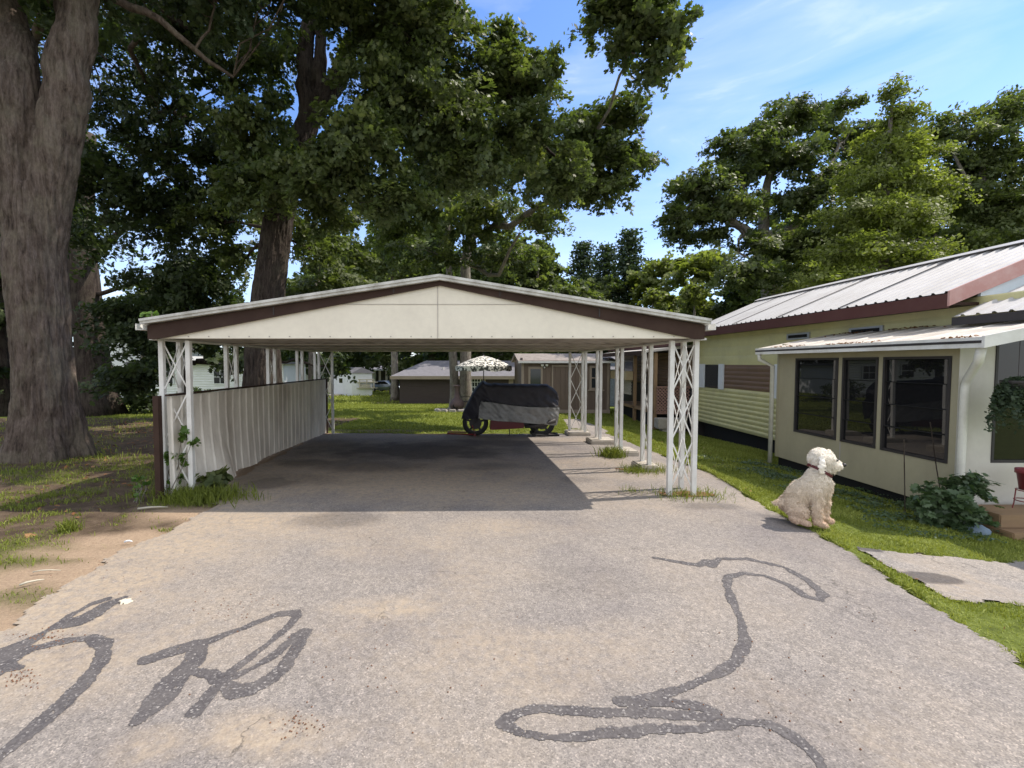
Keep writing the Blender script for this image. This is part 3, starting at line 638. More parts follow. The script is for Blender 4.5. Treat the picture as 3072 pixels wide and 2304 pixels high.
# right side: spreading oak, lime birch, others
Yt = 24; b0 = Vector((P(2330, 1100, Yt).x, Yt, gz(Yt)))
tree('spreading_oak_tree', 'broad dark oak with wide layered limbs above the white metal roof', b0,
     [b0, P(2320, 900, Yt), P(2300, 780, Yt), P(2290, 700, Yt)], [.6, .5, .42, .38],
     [B(2110, 560, 22, 120, 60, 1.8, 75), B(2060, 640, 22, 85, 45, 1.4, 36), B(2230, 440, 23, 120, 70, 2.2, 85), B(2360, 350, 24, 110, 55, 2.2, 75), B(2480, 350, 25, 80, 60, 2, 50), B(2380, 470, 23, 130, 60, 2, 75), B(2570, 410, 26, 90, 60, 2, 60), B(2560, 500, 26, 90, 60, 2, 50), B(2200, 610, 21, 120, 40, 1.6, 50), B(2410, 600, 23, 120, 60, 2, 65),
      B(2330, 730, 21, 190, 60, 1.6, 75), B(2250, 820, 20, 170, 60, 1.6, 60), B(2450, 740, 21, 150, 80, 1.6, 60), B(2040, 700, 23, 60, 26, 1.2, 16), B(2130, 700, 22, 70, 25, 1.2, 18), B(2470, 540, 24, 80, 60, 2, 40), B(2200, 520, 23, 80, 35, 1.5, 26)],
     [([P(2290, 720, Yt), P(2220, 680, 23.5), P(2130, 600, 22.5), P(2080, 560, 22)], .26, .08), ([P(2290, 700, Yt), P(2300, 560, 24), P(2340, 420, 24)], .28, .1), ([P(2300, 740, Yt), P(2400, 660, 24), P(2480, 560, 24.5), P(2520, 430, 25)], .26, .08), ([P(2200, 660, 23), P(2230, 560, 23), P(2220, 450, 23)], .12, .05)],
     90, .42, .165, M['leaf_oak'], M['bark_grey'], 9, tpl=OAK, segs=14, twigs=.35)
Yt = 19; b0 = Vector((P(2640, 1050, Yt).x, Yt, gz(Yt)))
tree('birch_tree', 'tall pointed lime green tree above the right end of the roof', b0,
     [b0, P(2650, 800, Yt), P(2660, 500, Yt), P(2680, 270, Yt)], [.2, .17, .12, .04],
     [B(2680, 275, 19, 18, 45, .4, 16), B(2700, 350, 19, 42, 45, .8, 34), B(2690, 440, 19, 90, 60, 1.4, 60), B(2600, 520, 20, 80, 60, 1.4, 40), B(2620, 420, 20, 60, 60, 1.2, 24), B(2780, 560, 19.5, 80, 80, 1.4, 44), B(2760, 470, 19.5, 60, 50, 1.2, 22), B(2660, 540, 19, 150, 60, 1.8, 95), B(2590, 640, 18.5, 160, 60, 1.8, 95), B(2720, 640, 18.5, 130, 60, 1.6, 80), B(2560, 750, 18, 170, 60, 1.8, 95), B(2730, 760, 18.5, 130, 60, 1.6, 60), B(2480, 830, 18, 150, 50, 1.6, 60), B(2770, 820, 18, 120, 50, 1.4, 40)],
     [], 85, .4, .125, M['leaf_light'], M['bark_grey'], 10, segs=10, twigs=.3, tpl=OV)
Yt = 21; b0 = Vector((P(2980, 1050, Yt).x, Yt, gz(Yt)))
tree('walnut_tree', 'airy grey-green tree at the upper right corner of the view', b0,
     [b0, P(2960, 800, Yt), P(2950, 500, Yt), P(3000, 330, Yt)], [.26, .2, .14, .06],
     [B(2900, 430, 21, 90, 60, 1.6, 40), B(2990, 340, 21, 70, 60, 1.4, 34), B(3060, 300, 21, 60, 60, 1.4, 30), B(2990, 480, 21, 120, 70, 1.8, 70), B(2930, 600, 21, 140, 70, 1.8, 80), B(3060, 620, 20, 120, 80, 1.8, 70), B(2960, 730, 20, 160, 60, 1.8, 70), B(3120, 480, 20, 120, 120, 2, 60), B(3150, 780, 20, 140, 100, 2, 60), B(2820, 400, 22, 80, 80, 1.6, 60), B(2900, 500, 22, 80, 80, 1.4, 40), B(2850, 560, 22, 90, 90, 1.6, 50), B(2870, 720, 21, 90, 90, 1.6, 46)],
     [([P(2955, 600, Yt), P(3040, 450, 21), P(3070, 320, 21)], .1, .03), ([P(2955, 640, Yt), P(2880, 500, 21), P(2850, 420, 21.5)], .1, .03)],
     80, .42, .15, M['leaf_mid'], M['bark_grey'], 11, segs=10, twigs=.35, tpl=OV)
# ---- far trees: prototypes then copies
def copytree(o, loc, rz, s, label, group=None, name=None):
    c = o.copy(); COL.objects.link(c); c.location = loc; c.rotation_euler = (0, 0, rz); c.scale = (s[0], s[0], s[1]) if hasattr(s, '__len__') else (s, s, s)
    c['label'] = label
    if group: c['group'] = group
    for ch in list(o.children):
        d = ch.copy(); COL.objects.link(d); d.parent = c
    return c
def fartree(name, label, seed, H, mat_, group, W=1.0):
    rng = np.random.default_rng(seed)
    bl = []
    for i in range(9):
        a = rng.uniform(0, 6.28); r = rng.uniform(0, .28) * H * W; z = rng.uniform(.38, .85) * H
        bl.append(((r * math.cos(a), r * math.sin(a), z), (.17 * H * W, .17 * H * W, .13 * H), 38))
    bl.append(((0, 0, .9 * H), (.12 * H * W, .12 * H * W, .1 * H), 20)); bl.append(((0, 0, .25 * H), (.2 * H * W, .2 * H * W, .15 * H), 30))
    return tree(name, label, Vector((0, 0, 0)), [(0, 0, 0), (.1, .1, .4 * H), (0, .2, .85 * H)], [.028 * H, .02 * H, .006 * H], bl, [], 66, .04 * H, .027 * H, mat_, M['bark_grey'], seed, group=group, segs=8, twigs=.08, tpl=OV)
GF = 'leafy trees in the distant wood line'
protoA = fartree('broadleaf_tree', 'x', 31, 12, M['leaf_far'], GF); protoB = fartree('broadleaf_tree', 'x', 32, 12, M['leaf_mid'], GF, 1.15); protoC = fartree('broadleaf_tree', 'x', 33, 12, M['leaf_light'], GF, .9); protoD = fartree('broadleaf_tree', 'x', 34, 12, M['leaf_dark'], GF)
used = set()
# (px, top py, Y, proto, width factor, label)
far = [(1500, 690, 38, protoA, 1.0, 'rounded green tree just left of the sky gap behind the roof'), (1620, 700, 36, protoB, 1.0, 'rounded pale tree right of the thin trunk above the roof slope'), (1400, 760, 44, protoD, 1, 'dark tree behind the two garden trunks'), (1180, 760, 45, protoB, 1, 'tree above left roof slope behind the oak branches'),
       (1050, 700, 48, protoA, 1, 'tall pale tree between oak trunk and roof peak'), (1300, 640, 52, protoA, 1.1, 'tall wood-line tree above the roof peak'), (1730, 820, 50, protoB, .9, 'small tree left of the pointed conifers'), (2000, 760, 45, protoC, 1.1, 'bright yellow-green tree between conifers and the broad oak'),
       (2120, 740, 42, protoC, 1.2, 'bright rounded tree under the left limb of the broad oak'), (1960, 860, 36, protoC, 1, 'low bright bush-like tree above the carport right corner'), (2080, 840, 30, protoC, .9, 'low leafy tree just above the left tip of white metal roof'), (2240, 800, 30, protoD, 1.1, 'dark low tree below the broad oak fork'),
       (2420, 760, 32, protoD, 1.2, 'dark tree filling the gap behind the lime tree'), (2800, 560, 34, protoB, 1.1, 'tree behind the lime green tree near the right'), (3050, 560, 34, protoA, 1.2, 'tree behind the airy tree at the right corner'), (2560, 560, 36, protoB, 1.1, 'tree between the broad oak and the lime tree'),
       (900, 820, 55, protoA, 1, 'pale far tree just right of the oak trunk'), (700, 860, 50, protoD, 1, 'dark far tree left of the oak trunk'), (520, 820, 48, protoD, 1.1, 'dark far tree above the left roof corner'), (300, 880, 45, protoD, 1.2, 'dark far tree between the two big trunks'), (60, 840, 42, protoD, 1.3, 'dark far tree at the left edge of the view'), (-120, 780, 40, protoD, 1.3, 'dark far tree beyond the left edge'), (420, 900, 38, protoD, 1.1, 'dark low tree behind the white mobile home on the left')]
for i, (px, py, Y, pr, wf, lab) in enumerate(far):
    z0 = gz(Y); top = P(px, py, Y); H = top.z - z0; s = H / 12.0
    loc = (top.x, Y, z0); sc = (s * wf, s)
    if id(pr) not in used:
        used.add(id(pr)); pr.location = loc; pr.rotation_euler = (0, 0, i * 1.7); pr.scale = (sc[0], sc[0], sc[1]); pr['label'] = lab
    else: copytree(pr, loc, i * 1.7, sc, lab)
for i, px in enumerate(range(850, 1960, 62)):      # wood seen under the carport roof
    Y = 78 + (i * 37) % 14; z0 = gz(Y); top = P(px, 985 + (i * 29) % 45, Y); s = (top.z - z0) / 12
    pr = [protoA, protoB, protoC, protoB][i % 4]
    copytree(pr, (top.x, Y, z0), i * 2.1, (s * 1.15, s), 'tree in the far wood seen low under or just over the carport roof', 'far wood beyond the houses')
rt = fartree('purple_leaf_tree', 'dark red-leaved tree far off, seen under the carport left of centre', 41, 8, M['leaf_red'], None, 1.1); rt.location = (P(1025, 1100, 72).x, 72, gz(72)); rt.scale = (.62,) * 3
# conifers
def conifer(name, label, px, py, Y, wide, seed, mat_=None, group=None, low=.1, per=110, size=.022):
    rng = np.random.default_rng(seed); z0 = gz(Y); top = P(px, py, Y); H = top.z - z0; base = Vector((top.x, Y, z0)); root = empty(name, base, label, 'tree', group)
    MB().tube([base, base + Vector((0, 0, H * .98))], [.018 * H, .004 * H], 8).build('trunk', M['bark_dark'], root, True)
    br = MB(); C = []; U = []; n = int(70)
    for i in range(n):
        t = low + (1 - low) * (i / n) ** .9; a = i * 2.4; L = wide * H * (1 - t) ** .8 * rng.uniform(.65, 1.15) + .01 * H
        p0 = np.array(base) + [0, 0, t * H]; d = np.array([math.cos(a), math.sin(a), rng.uniform(-.05, .3)]); p1 = p0 + d * L
        br.tube([tuple(p0), tuple(p1)], [.004 * H, .001 * H], 4, False)
        m_ = int(per * (.3 + L / (wide * H)) * 2); tt = rng.random(m_) ** .7
        q = p0 + d * L * tt[:, None] + rng.normal(size=(m_, 3)) * [.028 * H, .028 * H, .012 * H]; C.append(q); U.append(np.tile(d, (m_, 1)) + rng.normal(size=(m_, 3)) * .5)
    br.build('branches', M['bark_dark'], root)
    C = np.concatenate(C); U = np.concatenate(U); rngn = rng.normal(size=C.shape) * .6 + [0, 0, 1]
    leaves('crown', C, rngn, size * H * rng.uniform(.6, 1.3, len(C)), np.clip(rng.normal(.45, .2, len(C)), 0, 1), mat_ or M['needle'], DIA, root, rng, u=U, base=base)
    return root
conifer('pine_tree', 'tallest pointed dark conifer in the sky gap above carport right slope', 1890, 690, 50, .26, 51)
conifer('pine_tree', 'shorter ragged conifer just left of the tallest pointed one', 1820, 735, 54, .3, 52)
conifer('pine_tree', 'pale feathery conifer at the left end of the sky gap', 1750, 725, 58, .3, 53)
for i, (px, lab) in enumerate([(1043, 'left cone-shaped evergreen behind the white shed roof'), (1187, 'cone-shaped evergreen beside the grey far roof, middle of three'), (1228, 'right cone-shaped evergreen beside the dark house roof')]):
    conifer('arborvitae', lab, px - 2 * i, 1068 + i * 2, 58, .22, 60 + i, M['leaf_mid'], 'small cone evergreens by the far houses', 0, 50, .05)
# bare trunk beside the dark house
Yt = 33; b0 = Vector((P(1186, 1180, Yt).x, Yt, gz(Yt)))
tree('tall_tree', 'grey trunk standing at the left corner of the dark brown house', b0, [b0, P(1184, 1100, Yt), P(1178, 900, Yt), P(1180, 700, Yt)], [.3, .24, .2, .12],
     [B(1180, 700, 33, 110, 80, 3, 60), B(1120, 800, 33, 90, 50, 2, 40), B(1250, 820, 33, 80, 50, 2, 40)], [], 45, .6, .34, M['leaf_mid'], M['bark_grey'], 66, segs=12, tpl=OV)
# ================================================================== CARPORT
YF = 5.75; XL0, XR0 = -3.81, 2.76; ZB = 1.97
cp = empty('carport', (-.6, 8.6, 0), 'open two-car carport with white lattice posts and brown trimmed gable roof', 'carport')
YR0, YR1 = 5.5, 11.95
LX, RX, PX = -3.82, 2.745, -.375
def roofline(x, z_e, z_p): return z_e + (z_p - z_e) * ((x - LX) / (PX - LX) if x < PX else (RX - x) / (RX - PX))
# roof sheets, ribs run down the slope
mb = MB(); th = .035
for (xa, xb) in ((LX - .04, PX), (RX + .04, PX)):
    za, zb = 2.14, 2.655
    for y0 in np.arange(YR0 - .05, YR1, .4):
        y1 = min(y0 + .4, YR1)
        mb.prism([(xa, y0, za), (xb, y0, zb), (xb, y0, zb - th), (xa, y0, za - th)], (0, y1 - y0 - .006, 0))
        mb.bar((xa, y0, za + .012), (xb, y0, zb + .012), .03, .03)
roof = mb.build('roof', M['carport_roof'], cp)
# fascia front and back (tapering to the peak)
def fascia(y, name='fascia'):
    m_ = MB()
    for xa in (LX, RX):
        m_.prism([(xa, y, 2.10), (PX, y, 2.615), (PX, y, 2.565), (xa + (.1 if xa < PX else -.1), y, 1.935), (xa, y, 1.935)], (0, .03, 0))
    return m_.build(name, M['maroon'], cp)
fascia(YR0 + .02); fascia(YR1 - .06)
m_ = MB().box(LX - .0, LX + .03, YR0 + .055, YR1 - .065, 1.935, 2.10).box(RX - .03, RX, YR0 + .055, YR1 - .065, 1.935, 2.10); m_.build('side_fascia', M['maroon'], cp)
for y in (YR0 + .06, YR1 - .1):
    m_ = MB().prism([(LX + .04, y, 1.945), (RX - .04, y, 1.945), (RX - .04, y, 2.08), (PX, y, 2.60), (LX + .04, y, 2.08)], (0, .02, 0)); m_.build('gable_panel', M['cream'], cp)
yj = YR0 + .052
MB().box(PX - .03 + .0, PX - .024, yj, yj + .007, 1.95, 2.56).build('panel_seam', M['ceiling'], cp)
MB().box(PX - 1.3, PX + 1.35, yj, yj + .007, 2.345, 2.349).build('panel_seam', M['ceiling'], cp)
m_ = MB()
for px in (818, 1180, 1500, 1800):
    x = P(px, 900, YR0).x; zt_ = roofline(x, 2.10, 2.615); zb_ = roofline(x, 1.935, 2.565); m_.box(x - .006, x + .006, YR0 + .014, YR0 + .0195, zb_ + .01, zt_ - .005)
m_.build('fascia_joint', M['dark'], cp)
m_ = MB()
for k in range(26):
    x = -3.6 + k * .24; m_.box(x - .006, x + .006, YR0 + .053, YR0 + .0595, 1.962, 1.974)
m_.build('screws', M['ceiling'], cp)
# ceiling: flat ribbed sheets plus cross beams
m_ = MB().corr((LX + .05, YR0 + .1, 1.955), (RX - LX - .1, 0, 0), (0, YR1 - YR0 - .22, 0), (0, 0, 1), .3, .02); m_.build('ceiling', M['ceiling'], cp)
m_ = MB()
for y in (7.3, 8.75, 10.15): m_.box(LX + .06, RX - .06, y, y + .06, 1.935, 1.953)
m_.build('cross_beam', M['ceiling'], cp)
for x in (XL0 + .0, XR0 - .0): MB().box(x - .05, x + .05, YR0 + .1, YR1 - .12, 1.928, 1.952).build('side_beam', M['white'], cp)
# gutters
for x, s in ((LX - .06, -1), (RX + .06, 1)):
    g = MB(); g.box(x - .04, x + .04, YR0 - .03, YR1, 2.04, 2.045); g.box(x + s * .04, x + s * .046, YR0 - .03, YR1, 2.04, 2.115); g.box(x - s * .046, x - s * .04, YR0 - .03, YR1, 2.04, 2.1); g.build('gutter', M['white'], cp)
GT = 'lattice support towers of the carport'
def tower(legs, pairs, pad=None, lab=None, lw=.055, lean=(0, 0)):
    x0, y0 = legs[0]; z0 = gz(y0); t = bpy.data.objects.new('lattice_tower', None); COL.objects.link(t); t.parent = cp; t.location = Vector((x0, y0, z0)) - Vector(cp.location)
    if lab: t['label'] = lab
    zt = 1.927
    for (x, y) in legs:
        m_ = MB(); m_.box(x - lw / 2, x + lw / 2, y - lw / 2, y + lw / 2, z0 + (.1 if pad else 0), zt); m_.build('leg', M['white'], t)
    for i, j in pairs:
        m_ = MB(); a = Vector((*legs[i], 0)); b = Vector((*legs[j], 0)); n = 3; h = (zt - z0 - .12) / n; d = (b - a).normalized(); a = a + d * lw / 2; b = b - d * lw / 2; side = d.cross(Vector((0, 0, 1))) * .008
        for k in range(n):
            za = z0 + .1 + k * h + .03; zb = za + h - .06
            m_.bar(a + Vector((0, 0, za)) + side, b + Vector((0, 0, zb)) + side, .017, .006, up=d.cross(Vector((0, 0, 1)))); m_.bar(b + Vector((0, 0, za)) - side, a + Vector((0, 0, zb)) - side, .017, .006, up=d.cross(Vector((0, 0, 1))))
        m_.build('brace', M['white'], t)
    if pad: MB().bbox(*pad, z0 - .06, z0 + .1, .02).build('footing', M['concrete'], t)
    return t
tower([(XL0, YF), (XL0 + .33, YF), (XL0 + .0, YF + .35)], [(0, 1), (0, 2), (2, 1)], None, 'front left tower in weeds with a vine on it')
for y in (7.22, 8.7, 10.15): tower([(XL0 + .02, y), (XL0 + .02, y + .3)], [(0, 1)])
tower([(XL0, 11.65), (XL0 + .33, 11.65), (XL0, 11.35)], [(0, 1), (0, 2)])
tower([(XR0 - .0, YF), (XR0 - .3, YF), (XR0 - .0, YF + .34)], [(0, 1), (0, 2), (2, 1)], None, 'front right tower on a weedy patch')
for y, pad in ((7.2, (XR0 - .16, XR0 + .14, 7.12, 7.56)), (8.58, (XR0 - .2, XR0 + .3, 8.45, 8.95)), (9.98, (XR0 - .22, XR0 + .3, 9.85, 10.35))):
    tower([(XR0, y), (XR0, y + .29)], [(0, 1)], pad)
tower([(XR0, 11.6), (XR0 - .32, 11.6), (XR0, 11.3)], [(0, 1), (0, 2)], (XR0 - .42, XR0 + .12, 11.2, 11.72))
# ---------------------------------------------------------------- ribbed metal fence along the left
fe = empty('metal_fence', (-3.68, 8.5, 0), 'dented white ribbed metal fence along the left side of the carport', 'fence')
ny = 620; nz = 26; ys = np.linspace(5.62, 11.75, ny); tt = np.linspace(0, 1, nz); Yg, Tg = np.meshgrid(ys, tt)
gzv = gza(Yg); top = 1.245 - (Yg - 5.6) * .0; bot = gzv + .0 + (vnoise(Yg, Yg * 0, .55, 4) - .5) * .05 + .015
Z = bot + (top - bot) * Tg; ph = (Yg - 5.6) / .21
dmg = np.exp(-((Yg - 6.5) / .5) ** 2); dm2 = np.exp(-((Yg - 7.7) / .3) ** 2) * .6
ph2 = ph + (1 - Tg) * (1.3 * dmg + .3 * dm2)
fr = ph2 - np.floor(ph2); rib = np.clip(1 - np.abs(fr - .5) / .09, 0, 1) * .02
Xg = -3.68 + rib + (1 - Tg) ** 1.5 * (.26 * dmg + .1 * dm2) + (fbm(Yg, Z, .45, 8) - .5) * (.012 + .10 * dmg * (1 - Tg) + .09 * dm2 * (1 - Tg))
V = np.stack([Xg.ravel(), Yg.ravel(), Z.ravel()], 1) - np.array([-3.68, 8.5, 0]); idx = np.arange(ny * nz).reshape(nz, ny)
f = np.stack([idx[:-1, :-1].ravel(), idx[:-1, 1:].ravel(), idx[1:, 1:].ravel(), idx[1:, :-1].ravel()], 1)
np_mesh('panel', V, [f], M['fence'], fe)
MB().box(-3.705, -3.655, 5.62, 11.78, 1.25, 1.275).build('top_rail', M['maroon'], fe)
MB().box(-3.80, -3.735, 5.54, 5.61, 0, 1.26).build('end_post', M['maroon'], fe)
MB().box(-3.71, -3.65, 11.76, 11.81, gz(11.8), 1.25).build('end_post', M['maroon'], fe)
# ================================================================== MOBILE HOME (right)
mh = empty('mobile_home', (8.7, 10, -.3), 'yellow and brown ribbed mobile home with white metal roof', 'mobile home')
XW = 7.06; lap = ((0, 0), (.55, 1), (.8, .85), (.99, 0))
MB().box(XW + .03, XW + 3.6, 6.6, 14.5, -.1, 2.55).build('core', M['siding_y'], mh)
MB().corr((XW, 5.75, -.14), (0, 0, 1.10), (0, 8.75, 0), (-1, 0, 0), .12, .026, lap).build('lower_siding', M['siding_y'], mh)
MB().corr((XW, 5.75, 1.61), (0, 0, .97), (0, 8.75, 0), (-1, 0, 0), .25, .014, lap).build('upper_siding', M['siding_y'], mh)
MB().corr((XW, 5.75, .96), (0, 0, .65), (0, 8.75, 0), (-1, 0, 0), .12, .026, lap).build('brown_siding', M['siding_b'], mh)
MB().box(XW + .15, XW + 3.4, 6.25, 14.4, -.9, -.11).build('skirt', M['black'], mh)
xe, xr, ze, zr, ya, yb = 6.6, 8.69, 2.63, 3.53, 6.5, 14.2
up = Vector((xr - xe, 0, zr - ze)); nn = Vector((-(zr - ze), 0, xr - xe))
MB().corr((xe, ya, ze), (0, yb - ya, 0), up, nn, .19, .024, ((0, 0), (.1, 1), (.25, 1), (.35, 0))).build('roof', M['roof_metal'], mh)
MB().prism([(xe, ya, ze - .012), (xr, ya, zr - .012), (xr, ya, zr - .05), (xe, ya, ze - .05)], (0, yb - ya, 0)).build('roof_deck', M['dark'], mh)
MB().prism([(xr - .15, ya - .02, zr - .0), (xr, ya - .02, zr + .07), (xr + .18, ya - .02, zr)], (0, yb - ya + .04, 0)).build('ridge_cap', M['roof_metal'], mh)
MB().corr((xr + .02, ya, zr), (0, yb - ya, 0), Vector((2.1, 0, -.9)), (.3, 0, 1), .19, .024).build('roof', M['roof_metal'], mh)
for y in (8.4, 10.1, 11.8, 13.1): MB().prism([(xe, y, ze + .03), (xr - .1, y, zr - .01), (xr - .1, y, zr - .02), (xe, y, ze + .02)], (0, .02, 0)).build('sheet_seam', M['dark'], mh)
MB().box(xe - .02, xe + .01, ya, yb, ze - .21, ze - .015).build('eave_fascia', M['maroon_red'], mh)
MB().box(xe + .01, XW - .02, ya + .02, yb - .02, ze - .17, ze - .13).build('soffit', M['maroon'], mh)
MB().prism([(xe - .02, ya - .03, ze - .19), (xe - .02, ya - .03, ze + .02), (xr, ya - .03, zr + .02), (xr, ya - .03, zr - .19)], (0, .03, 0)).build('rake_board', M['pink_trim'], mh)
MB().prism([(XW + .0, ya + .02, 2.09), (XW + .0, ya + .02, ze + .06), (xr, ya + .02, zr - .1), (xr + 1.7, ya + .02, ze), (xr + 1.7, ya + .02, 2.09)], (0, .04, 0)).build('gable_wall', M['bluewhite'], mh)
for px0, px1 in ((2362, 2430), (2549, 2650)):
    y0, y1 = XW * F / (px1 - CX), XW * F / (px0 - CX)
    fr_ = MB().box(XW - .045, XW - .016, y0, y1, 2.165, 2.30).build('vent', M['alloy'], mh)
    MB().box(XW - .05, XW - .046, y0 + .06, y1 - .06, 2.2, 2.265).build('opening', M['black'], fr_)
y0, y1 = XW * F / (2159 - CX), XW * F / (2121 - CX)
wn = MB().box(XW - .05, XW - .03, y0 - .02, y1 + .02, .94, 1.61).build('window', M['dark'], mh)
MB().box(XW - .056, XW - .052, y0, y1, .96, 1.59).build('pane', M['glass2'], wn)
for (a, b) in ((2103, 2119), (2161, 2176), (2330, 2348)):
    q0, q1 = XW * F / (b - CX), XW * F / (a - CX)
    m_ = MB().box(XW - .06, XW - .03, q0, q1, .92 if a < 2300 else .84, 1.63)
    for k in range(14): m_.box(XW - .07, XW - .061, q0 + .02, q1 - .02, .97 + k * .045, .995 + k * .045)
    m_.build('shutter', M['far_white'], mh)
xe2, ze2 = 6.62, 2.29
MB().corr((xe2, 3.25, ze2), (0, 3.2, 0), (2.4, 0, 1.1), (-.42, 0, .9), .19, .024, ((0, 0), (.1, 1), (.25, 1), (.35, 0))).build('roof', M['roof_metal'], mh)
MB().box(xe2 - .02, xe2 + .01, 3.25, 6.45, ze2 - .12, ze2 - .012).build('eave_fascia', M['dark'], mh)
MB().corr((XW, 14.6, .84), (0, 0, 1.2), (0, 7.5, 0), (-1, 0, 0), .12, .026, lap).build('brown_siding', M['siding_b'], mh)
MB().box(XW + .03, XW + 3, 14.65, 22.2, -1, 2.2).build('rear_core', M['dark'], mh)
MB().corr((6.5, 14.25, 2.34), (0, 8, 0), (2.1, 0, .75), (-.3, 0, 1), .19, .024).build('roof', M['roof_metal'], mh)
MB().box(6.49, 6.52, 14.25, 22.25, 2.2, 2.33).build('eave_fascia', M['maroon_red'], mh)
wn = MB().box(XW - .06, XW - .03, 20.2, 21.4, .96, 1.78).build('window', M['shed_trim'], mh); MB().box(XW - .07, XW - .061, 20.3, 21.3, 1.05, 1.7).build('pane', M['glass2'], wn)
po = empty('deck_porch', (6.4, 15.6, gz(15.6) - .3), 'shaded raised deck porch with crisscross lattice skirt behind the carport posts', 'porch')
MB().box(5.9, 7.03, 15.06, 19, .01, .11).build('deck_floor', M['wood'], po)
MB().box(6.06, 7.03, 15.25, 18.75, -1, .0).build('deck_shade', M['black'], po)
MB().prism([(5.44, 14.9, 2.06), (7.05, 14.9, 2.24), (7.05, 14.9, 2.16), (5.44, 14.9, 1.98)], (0, 4.7, 0)).build('porch_roof', M['awning'], po)
MB().box(5.41, 5.435, 14.9, 19.6, 1.91, 2.05).build('roof_trim', M['maroon'], po)
for x, y in ((5.95, 15.12), (5.95, 17.0), (5.95, 18.9)): MB().box(x - .05, x + .05, y - .05, y + .05, gz(y) - .3, 2.0).build('post', M['wood'], po)
def lattice(o, u, h, name, mat_, par, sp=.11):
    o = Vector(o); u = Vector(u); L = u.length; d = u.normalized(); nrm = d.cross(Vector((0, 0, 1))); m_ = MB(); k = -h
    while k < L:
        a, b = max(k, 0), min(k + h, L)
        if b > a: m_.bar(o + d * a + Vector((0, 0, a - k)), o + d * b + Vector((0, 0, b - k)), .035, .006, up=nrm); m_.bar(o + d * a + Vector((0, 0, h - (a - k))) + nrm * .008, o + d * b + Vector((0, 0, h - (b - k))) + nrm * .008, .035, .006, up=nrm)
        k += sp
    for zz in (0, h): m_.bar(o + Vector((0, 0, zz)) + nrm * .025, o + u + Vector((0, 0, zz)) + nrm * .025, .035, .05)
    return m_.build(name, mat_, par)
lattice((5.95, 15.02, .04), (1.08, 0, 0), .85, 'front_lattice', M['pinkwood'], po); lattice((5.88, 18.9, .52), (0, -1.75, 0), .5, 'side_lattice', M['far_cream'], po)
MB().box(5.62, 5.88, 17, 18.9, 1.04, 1.36).build('tan_panel', M['yellowwood'], po)
z_ = gz(14.6) - .25; pl = MB((6.25, 14.6, z_)); pl.bbox(5.8, 6.7, 14.42, 14.8, z_ + .1, z_ + .42, .02).box(5.95, 6.55, 14.48, 14.74, z_ - .02, z_ + .1); o = pl.build('concrete_planter', M['concrete']); tag(o, 'low grey concrete planter box in front of the porch lattice', 'planter')
# ================================================================== SCREENED PORCH ROOM
XS = 5.875; sr = empty('sunroom', (6.5, 7.2, -.25), 'cream sunroom with dark louvred windows and flat sloping white roof', 'sunroom')
ya, yb = 5.625, 8.94; zt = 1.84; zbm = -.14
wins = [(2387, 2515), (2528, 2635), (2650, 2855)]; wz0, wz1 = .41, 1.74
edges = [(XS * F / (b - CX), XS * F / (a - CX)) for a, b in wins]
m_ = MB(); m_.box(XS, XS + .06, ya, yb, zbm, wz0); m_.box(XS, XS + .06, ya, yb, wz1, zt)
prevy = yb
for (y0, y1) in edges: m_.box(XS, XS + .06, y1, prevy, wz0, wz1); prevy = y0
m_.box(XS, XS + .06, ya, prevy, wz0, wz1); m_.build('side_wall', M['porch_wall'], sr)
MB().box(XS + .061, XW - .04, yb - .06, yb, zbm, 2.02).build('end_wall', M['porch_wall'], sr)
MB().box(XS - .006, XS + .03, yb - .03, yb + .03, zbm, zt).build('corner_trim', M['porch_wall'], sr)
MB().box(XS - .004, XS - .0005, 7.38, 7.40, zbm, wz0 - .01).build('panel_seam', M['ceiling'], sr)
wk = random.Random(3)
for (y0, y1) in edges:
    fr_ = MB().box(XS - .012, XS + .05, y0, y0 + .035, wz0, wz1).box(XS - .012, XS + .05, y1 - .035, y1, wz0, wz1).box(XS - .011, XS + .05, y0 + .035, y1 - .035, wz0, wz0 + .035).box(XS - .011, XS + .05, y0 + .035, y1 - .035, wz1 - .035, wz1).build('window', M['dark'], sr)
    hh = (wz1 - wz0 - .07) / 4
    for k in range(4):
        z0 = wz0 + .035 + k * hh; tl = wk.uniform(-.001, .004); tw = wk.uniform(-.001, .001)
        MB().prism([(XS + .02 + tl, y0 + .036, z0 + .003), (XS + .02 + tl + tw, y1 - .036, z0 + .003), (XS + .02 + tw, y1 - .036, z0 + hh - .006), (XS + .02, y0 + .036, z0 + hh - .006)], (.005, 0, 0)).build('louvre_pane', M['glass'], fr_)
    for k in (1, 2, 3): z0 = wz0 + .035 + k * hh; MB().box(XS - .008, XS + .02, y0 + .035, y1 - .035, z0 - .005, z0 + .005).build('glazing_bar', M['black'], fr_)
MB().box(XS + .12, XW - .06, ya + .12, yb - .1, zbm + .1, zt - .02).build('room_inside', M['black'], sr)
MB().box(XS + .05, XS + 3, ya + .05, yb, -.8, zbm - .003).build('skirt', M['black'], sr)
fx0 = P(2985, 1100, ya).x
MB().box(XS + .061, fx0, ya, ya + .06, zbm + .05, zt + .1).box(fx0, XS + 3.5, ya, ya + .06, zbm + .05, .44).build('front_wall', M['porch_front'], sr)
MB().box(XS - .002, XS + .06, ya - .006, ya - .0005, zbm, zt).build('corner_trim', M['porch_front'], sr)
fr_ = MB().box(fx0, XS + 3, ya + .0, ya + .05, .441, .475).box(fx0 + .001, fx0 + .03, ya - .01, ya + .049, .476, 1.95).build('window', M['dark'], sr)
MB().box(fx0 + .031, XS + 3, ya + .02, ya + .025, .476, 1.95).build('pane', M['glass'], fr_)
